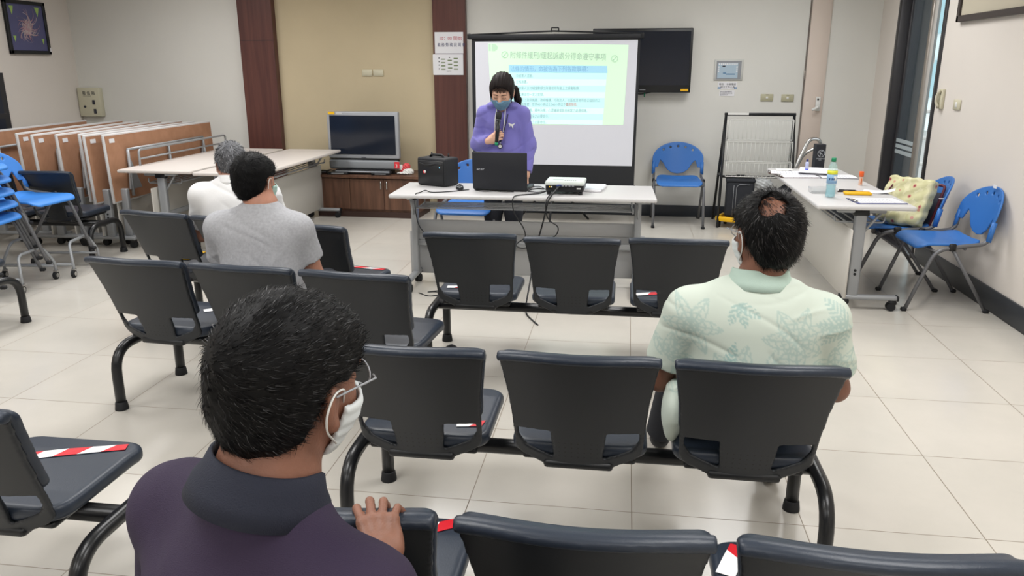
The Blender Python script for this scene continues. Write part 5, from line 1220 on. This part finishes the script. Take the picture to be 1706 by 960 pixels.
ho, hm = hair_short(H, 'hair', M_HAIRK, t, .005, .013, hl=yb_, bald=(np.array((-.034, -.085, .108)), .043))
strands(H, hm, 'hair_strands', [M_HAIRK, mat('hair_glint_brown', '171413', .4)], ho, 5600, .026, .0007, whorl=(-.034, -.080, .108), lift=.12, swirl=.35, curve=.3, seed=5)
# thin strands crossing the bald crown
F = Field(); H.ell(F, (0, -.014, .032), (.0795, .1005, .0935), 0); sm = mesh_field(F, .006, 'tmp')
strands(H, sm, 'thin_hair', [mat('thin_hair_brown', '261c19', .5)], ho, 3200, .026, .0009, whorl=(-.03, -.03, .125), lift=.10, swirl=.3, curve=.06, seed=6, keep=lambda L: (np.linalg.norm(L - np.array((-.034, -.085, .108)), axis=1) < .066) & (np.linalg.norm(L - np.array((-.034, -.087, .104)), axis=1) > .014 + .03 * np.abs(np.sin(L[:, 0] * 900))))
bpy.data.meshes.remove(sm)
mask(H, M_MASKW, t)
b = MB(); b.use(M_SILVER)
for q in (-1, 1): H.mesh_tr(b, [(q * .090, -.015, .014), (q * .082, .085, .016), (q * .062, .104, .012)], .0014, n=6)
for q in (-1, 1): H.mesh_tr(b, [(q * (.034 + .026 * math.cos(a * PI / 8)), .112 - .012 * abs(math.cos(a * PI / 8)), .006 + .018 * math.sin(a * PI / 8)) for a in range(16)], .0013, n=5, closed=True)
b.build('glasses', None, t)

# ---- man in the grey T-shirt
H = Head((-.020, -.02, 1.074), -12, 6, 0, .96)
M_GREY = mat('grey_melange_jersey', 'a6a7ab', .85, noise=.10, nscale=90, bump=.4, bscale=500)
t, so = seated('man in a grey T-shirt with short black hair, seated left of centre', (-1.588, 3.25), 4, H, (.015, -.045, .975),
    ((.160, -.03, .862), (-.182, -.05, .870)), ((.205, .03, .635), (-.235, .05, .63)), ((.13, .26, .56), (-.13, .27, .56)), .62, 1.17, M_SKIN_C, M_GREY, .0065,
    spine=((0, -.08, .66), (0, -.055, .81)), amp=.004, armr=1.12, deltr=1.06, shirt_name='t_shirt', folds=((8, 3, 30, .3, 8), (-20, 4, 24, 1.9, 8), (22, 3, 12, 1.1, 9)))
b = MB(); b.use(mat('grey_rib', '8f9095', .85)); b.tube([(.02 + .068 * math.cos(a * PI / 12), -.040 + .066 * math.sin(a * PI / 12), .977 - .030 * (1 + math.sin(a * PI / 12)) * .5) for a in range(24)], .009, 8, closed=True); b.build('neck_rib', None, so)
ho, hm = hair_short(H, 'hair', M_HAIRK, t, .006, .013)
strands(H, hm, 'hair_strands', [M_HAIRK], ho, 4200, .020, .0008, lift=.3, seed=7)
mask(H, M_MASKG, t)

# ---- man in the white shirt
H = Head((-.02, .0, 1.022), 22, 14, 0, .96)
M_WSH = mat('white_shirt_cloth', 'dcdcdc', .85, bump=.3, bscale=300)
t, so = seated('man in a white shirt with short grey hair, farthest seated on the left', (-2.20, 4.20), 12, H, (-.01, -.045, .945),
    ((.185, -.05, .855), (-.19, -.05, .855)), ((.235, .03, .62), (-.24, .03, .61)), ((.12, .26, .55), (-.12, .27, .55)), .75, 1.12, M_SKIN_C, M_WSH, .008,
    spine=((0, -.09, .64), (0, -.06, .78)), amp=.004, sres=.008, armr=1.05, deltr=1.05, shirt_name='shirt')
collar('collar', M_WSH, so, (-.01, -.045, .935), .066, .064, .034, -8, .014)
ho, hm = hair_short(H, 'hair', M_HAIRG, t, .0065, .013)
strands(H, hm, 'hair_strands', [M_HAIRG, M_HAIRG2, M_HAIRK], ho, 2200, .020, .0011, lift=.6, curve=.2, seed=8)
mask(H, M_MASKW, t)

# ---- woman presenting, standing behind the table
px_, py_ = -.962, 6.20; S0 = 1.0
t = thing('person', 'woman standing in a purple hoodie, blue mask and ponytail, reading into a microphone', 'person', (px_, py_, 0), math.radians(180))
H = Head((-.004, .075, 1.372), -2, 27, -3, 1.05)
B = Field(); H.face(B)
B.cap(H.M @ V((0, -.03, -.05)), (0, .0, 1.255), .046, .050, k=.02); B.ell((0, -.01, 1.12), (.135, .085, .16), k=.05); B.ell((0, 0, .93), (.12, .08, .14), k=.05); B.ell((0, 0, .80), (.14, .09, .10), k=.05)
sh_ = (V((.148, -.01, 1.195)), V((-.148, -.01, 1.195))); el_ = (V((.205, -.01, .965)), V((-.205, .0, .955))); wr2 = (V((.085, .155, 1.005)), V((-.20, .09, .745)))
for i in (0, 1):
    B.cap((0, 0, 1.22), sh_[i], .035, .04, k=.03); B.cap(sh_[i], el_[i], .04, .033, k=.02); B.cap(el_[i], wr2[i], .033, .022, k=.01)
    q = .08 * (1 if i == 0 else -1); B.cap((q, 0, .78), (q, .01, .42), .065, .045, k=.03); B.cap((q, .01, .42), (q, -.01, .08), .043, .030, k=.02); B.cap((q, 0, .06), (q, .12, .035), .03, .026, k=.02)
hand(B, wrist_frame(wr2[0], (-.82, .22, .42), (.25, .95, .15)), 1, curls=((.75, 1.15, .7),) * 4, splay=(-.03, -.01, .01, .03), tdir=(-.45, .85, -.35), thumb=(.5, .5), s=.92)
hand(B, wrist_frame(wr2[1], (.05, .25, -.95), (-.9, .2, .1)), -1, s=.9)
me = mesh_field(B, .005, 'body'); me.materials.append(M_SKIN_A); link_mesh('body', me, t)
M_HOOD = mat('violet_fleece', '7570b8', .9, bump=.3, bscale=300, sheen=.2)
S = Field(); S.ell((0, -.01, 1.10), (.165, .118, .16), k=.06); S.ell((0, .0, .92), (.175, .125, .16), k=.06); S.ell((0, 0, .80), (.17, .125, .09), k=.04); S.cap((0, -.01, 1.20), (0, -.01, 1.235), .085, .07, k=.04)
for i in (0, 1):
    S.cap((0, -.01, 1.20), sh_[i], .058, .062, k=.05); S.cap(sh_[i], el_[i], .062, .058, k=.03); capcut(S, el_[i], el_[i] + (wr2[i] - el_[i]) * .93, .056, .042, k=.03)
    S.ell((.075 * (1 if i == 0 else -1), .0, 1.262), (.055, .075, .032), k=.02)
S.ell((0, -.085, 1.235), (.115, .06, .055), k=.03)
S.ell((0, .07, 1.29), (.045, .07, .07), k=.02, op='s')
S.post = lambda P, d: fold(P, d, .0055, ((12, 5, 24, .3, 6), (-22, 4, 14, 1.9, 6), (9, 12, 38, .7, 7)))
me = mesh_field(S, .007, 'hoodie'); me.materials.append(M_HOOD); hd = link_mesh('hoodie', me, t)
b = MB(); b.use(M_WHITE); b.tube([(.035, .085, 1.24), (.042, .122, 1.18), (.046, .134, 1.06)], .0042, 7, .03); b.tube([(-.030, .085, 1.24), (-.034, .125, 1.18), (-.022, .138, 1.07)], .0042, 7, .03); b.build('drawstring', None, hd)
b = MB(); b.use(M_WHITE)   # leaping cat emblem, faces the room
cat_ = [(-.026, .021), (-.018, .022), (-.008, .014), (.006, .013), (.016, .017), (.022, .022), (.025, .021), (.023, .016), (.018, .009), (.013, .005), (.008, -.010), (.012, -.018), (.009, -.020), (.003, -.013), (.0, -.003), (-.007, .002), (-.013, .000), (-.014, -.004), (-.010, -.006), (-.013, -.008), (-.018, -.003), (-.016, .006), (-.021, .013), (-.027, .016)]
LG = frame_T(V((-.085, .113, 1.115)), (-1, -.25, 0), (0, -.12, 1)); b.prism([(x * 1.0, y * 1.0) for x, y in cat_], 0, .0015, T=LG @ Matrix.Translation((0, 0, .004))); b.build('cat_emblem', None, hd)
T_ = Field(); T_.ell((0, 0, .80), (.155, .11, .09), k=.04)
for q in (-.085, .085): T_.cap((q, 0, .78), (q, .01, .42), .082, .07, k=.03); capcut(T_, (q, .01, .42), (q, -.01, .07), .07, .07, k=.03)
me = mesh_field(T_, .010, 'trousers'); me.materials.append(M_TROU); link_mesh('trousers', me, t)
for q in (-.085, .085):
    F = Field(); F.ell((q, .0, .045), (.042, .055, .045), k=.02); F.ell((q, .10, .035), (.045, .08, .035), k=.03); F.box((q, .05, -.05), (.2, .3, .05), 0, k=0, op='s'); me = mesh_field(F, .007, 'shoe'); me.materials.append(M_WHITE); link_mesh('shoe', me, t)
# hair
F = Field(); H.ell(F, (0, -.018, .034), (.090, .112, .104), .01); H.ell(F, (0, -.055, -.015), (.078, .062, .085), .03)
for q in (-1, 1): H.ell(F, (q * .074, .018, .01), (.014, .034, .060), .015)
def post(P, d):
    q = H.loc(P); fr = np.interp(np.abs(q[:, 0]), [0, .03, .055, .07, .085], [.070, .066, .045, .0, -.05]); d = np.maximum(d, np.where(q[:, 1] > .035, (fr - q[:, 2]) * H.sc * .8, -1)); return d + .0022 * np.sin(q[:, 0] * 260) * np.clip(q[:, 2] * 10, 0, 1) - 0 + .005 * np.exp(-((q[:, 0] + .004) / .004) ** 2) * (q[:, 2] > .06)
F.post = post; me = mesh_field(F, .005, 'hair'); me.materials.append(M_HAIRW); ho = link_mesh('hair', me, t)
F = Field()
for a, c, r0, r1 in (((-.02, -.115, .0), (-.075, -.10, -.04), .026, .030), ((-.075, -.10, -.04), (-.105, -.07, -.10), .030, .024), ((-.105, -.07, -.10), (-.125, -.045, -.155), .024, .010)): H.cap(F, a, c, r0, r1, .02)
F.post = lambda P, d: d + .002 * np.sin(P[:, 0] * 300 + P[:, 1] * 200)
me = mesh_field(F, .005, 'ponytail'); me.materials.append(M_HAIRW); link_mesh('ponytail', me, ho)
b = MB(); b.use(M_HAIRW)
rb = random.Random(2)
for i in range(46):
    x = -.052 + i * .0023; k = abs(x) / .055
    H.mesh_tr(b, [(x * .8, .078, .088), (x, .099 - .012 * k, .062), (x * 1.12, .105 - .022 * k, .050 + rb.uniform(-.012, .010) - .016 * k)], .0009, n=4, fillet=.01)
for q in (-1, 1):
    for i in range(5): H.mesh_tr(b, [(q * .062, .075, .055), (q * (.074 + i * .001), .062, .02), (q * (.074 + i * .001), .052 - i * .003, -.045 - i * .006)], .0013, n=4, fillet=.02)
b.build('fringe', None, ho)
b = MB(); b.use(M_HAIRW)
for q in (-1, 1):
    H.mesh_tr(b, [(q * .014, .103, .021), (q * .030, .102, .026), (q * .048, .092, .021)], .0018, n=5)
    H.mesh_tr(b, [(q * .018, .0985, -.001), (q * .031, .0985, -.0065), (q * .045, .090, -.001)], .0016, n=5)
b.build('eyebrows_and_lashes', None, t)
mask(H, M_MASKB, t, top=-.012, bot=-.118)
b = MB(); b.use(M_BLACK); b.tube([(.050, .04, 1.25), (.040, .128, 1.14), (.0, .150, .985)], .0035, 6, .03); b.tube([(-.055, .04, 1.25), (-.045, .128, 1.14), (.0, .150, .985)], .0035, 6, .03)
b.cyl((0, .153, .962), .019, .010, 'y', 20); b.use(M_WHITE).cyl((0, .159, .962), .013, .003, 'y', 20); b.use(M_SILVER).box((0, .152, .987), (.010, .006, .014), .002); b.build('lanyard', None, t)
# microphone held in her hand
t2 = thing('microphone', 'black handheld microphone held up to the blue face mask', 'microphone', (px_, py_, 0), math.radians(180))
ma, mb2 = V((.004, .175, 1.218)), V((.020, .205, .995))
dm = (mb2 - ma).normalized()
b = MB(); b.use(M_BLACK).tube([ma + dm * .055, mb2], [.0175, .0135], 16); b.build('handle', None, t2)
b = MB(); b.use(M_BLACKM).tube([ma - dm * .008, ma, ma + dm * .03, ma + dm * .055], [.012, .022, .024, .018], 16); b.use(M_SILVER).tube([ma + dm * .050, ma + dm * .056], .0188, 16); b.build('grille', None, t2)
b = MB(); b.use(M_GREEN).tube([mb2, mb2 + dm * .022], [.0145, .012], 14); b.build('end_cap', None, t2)
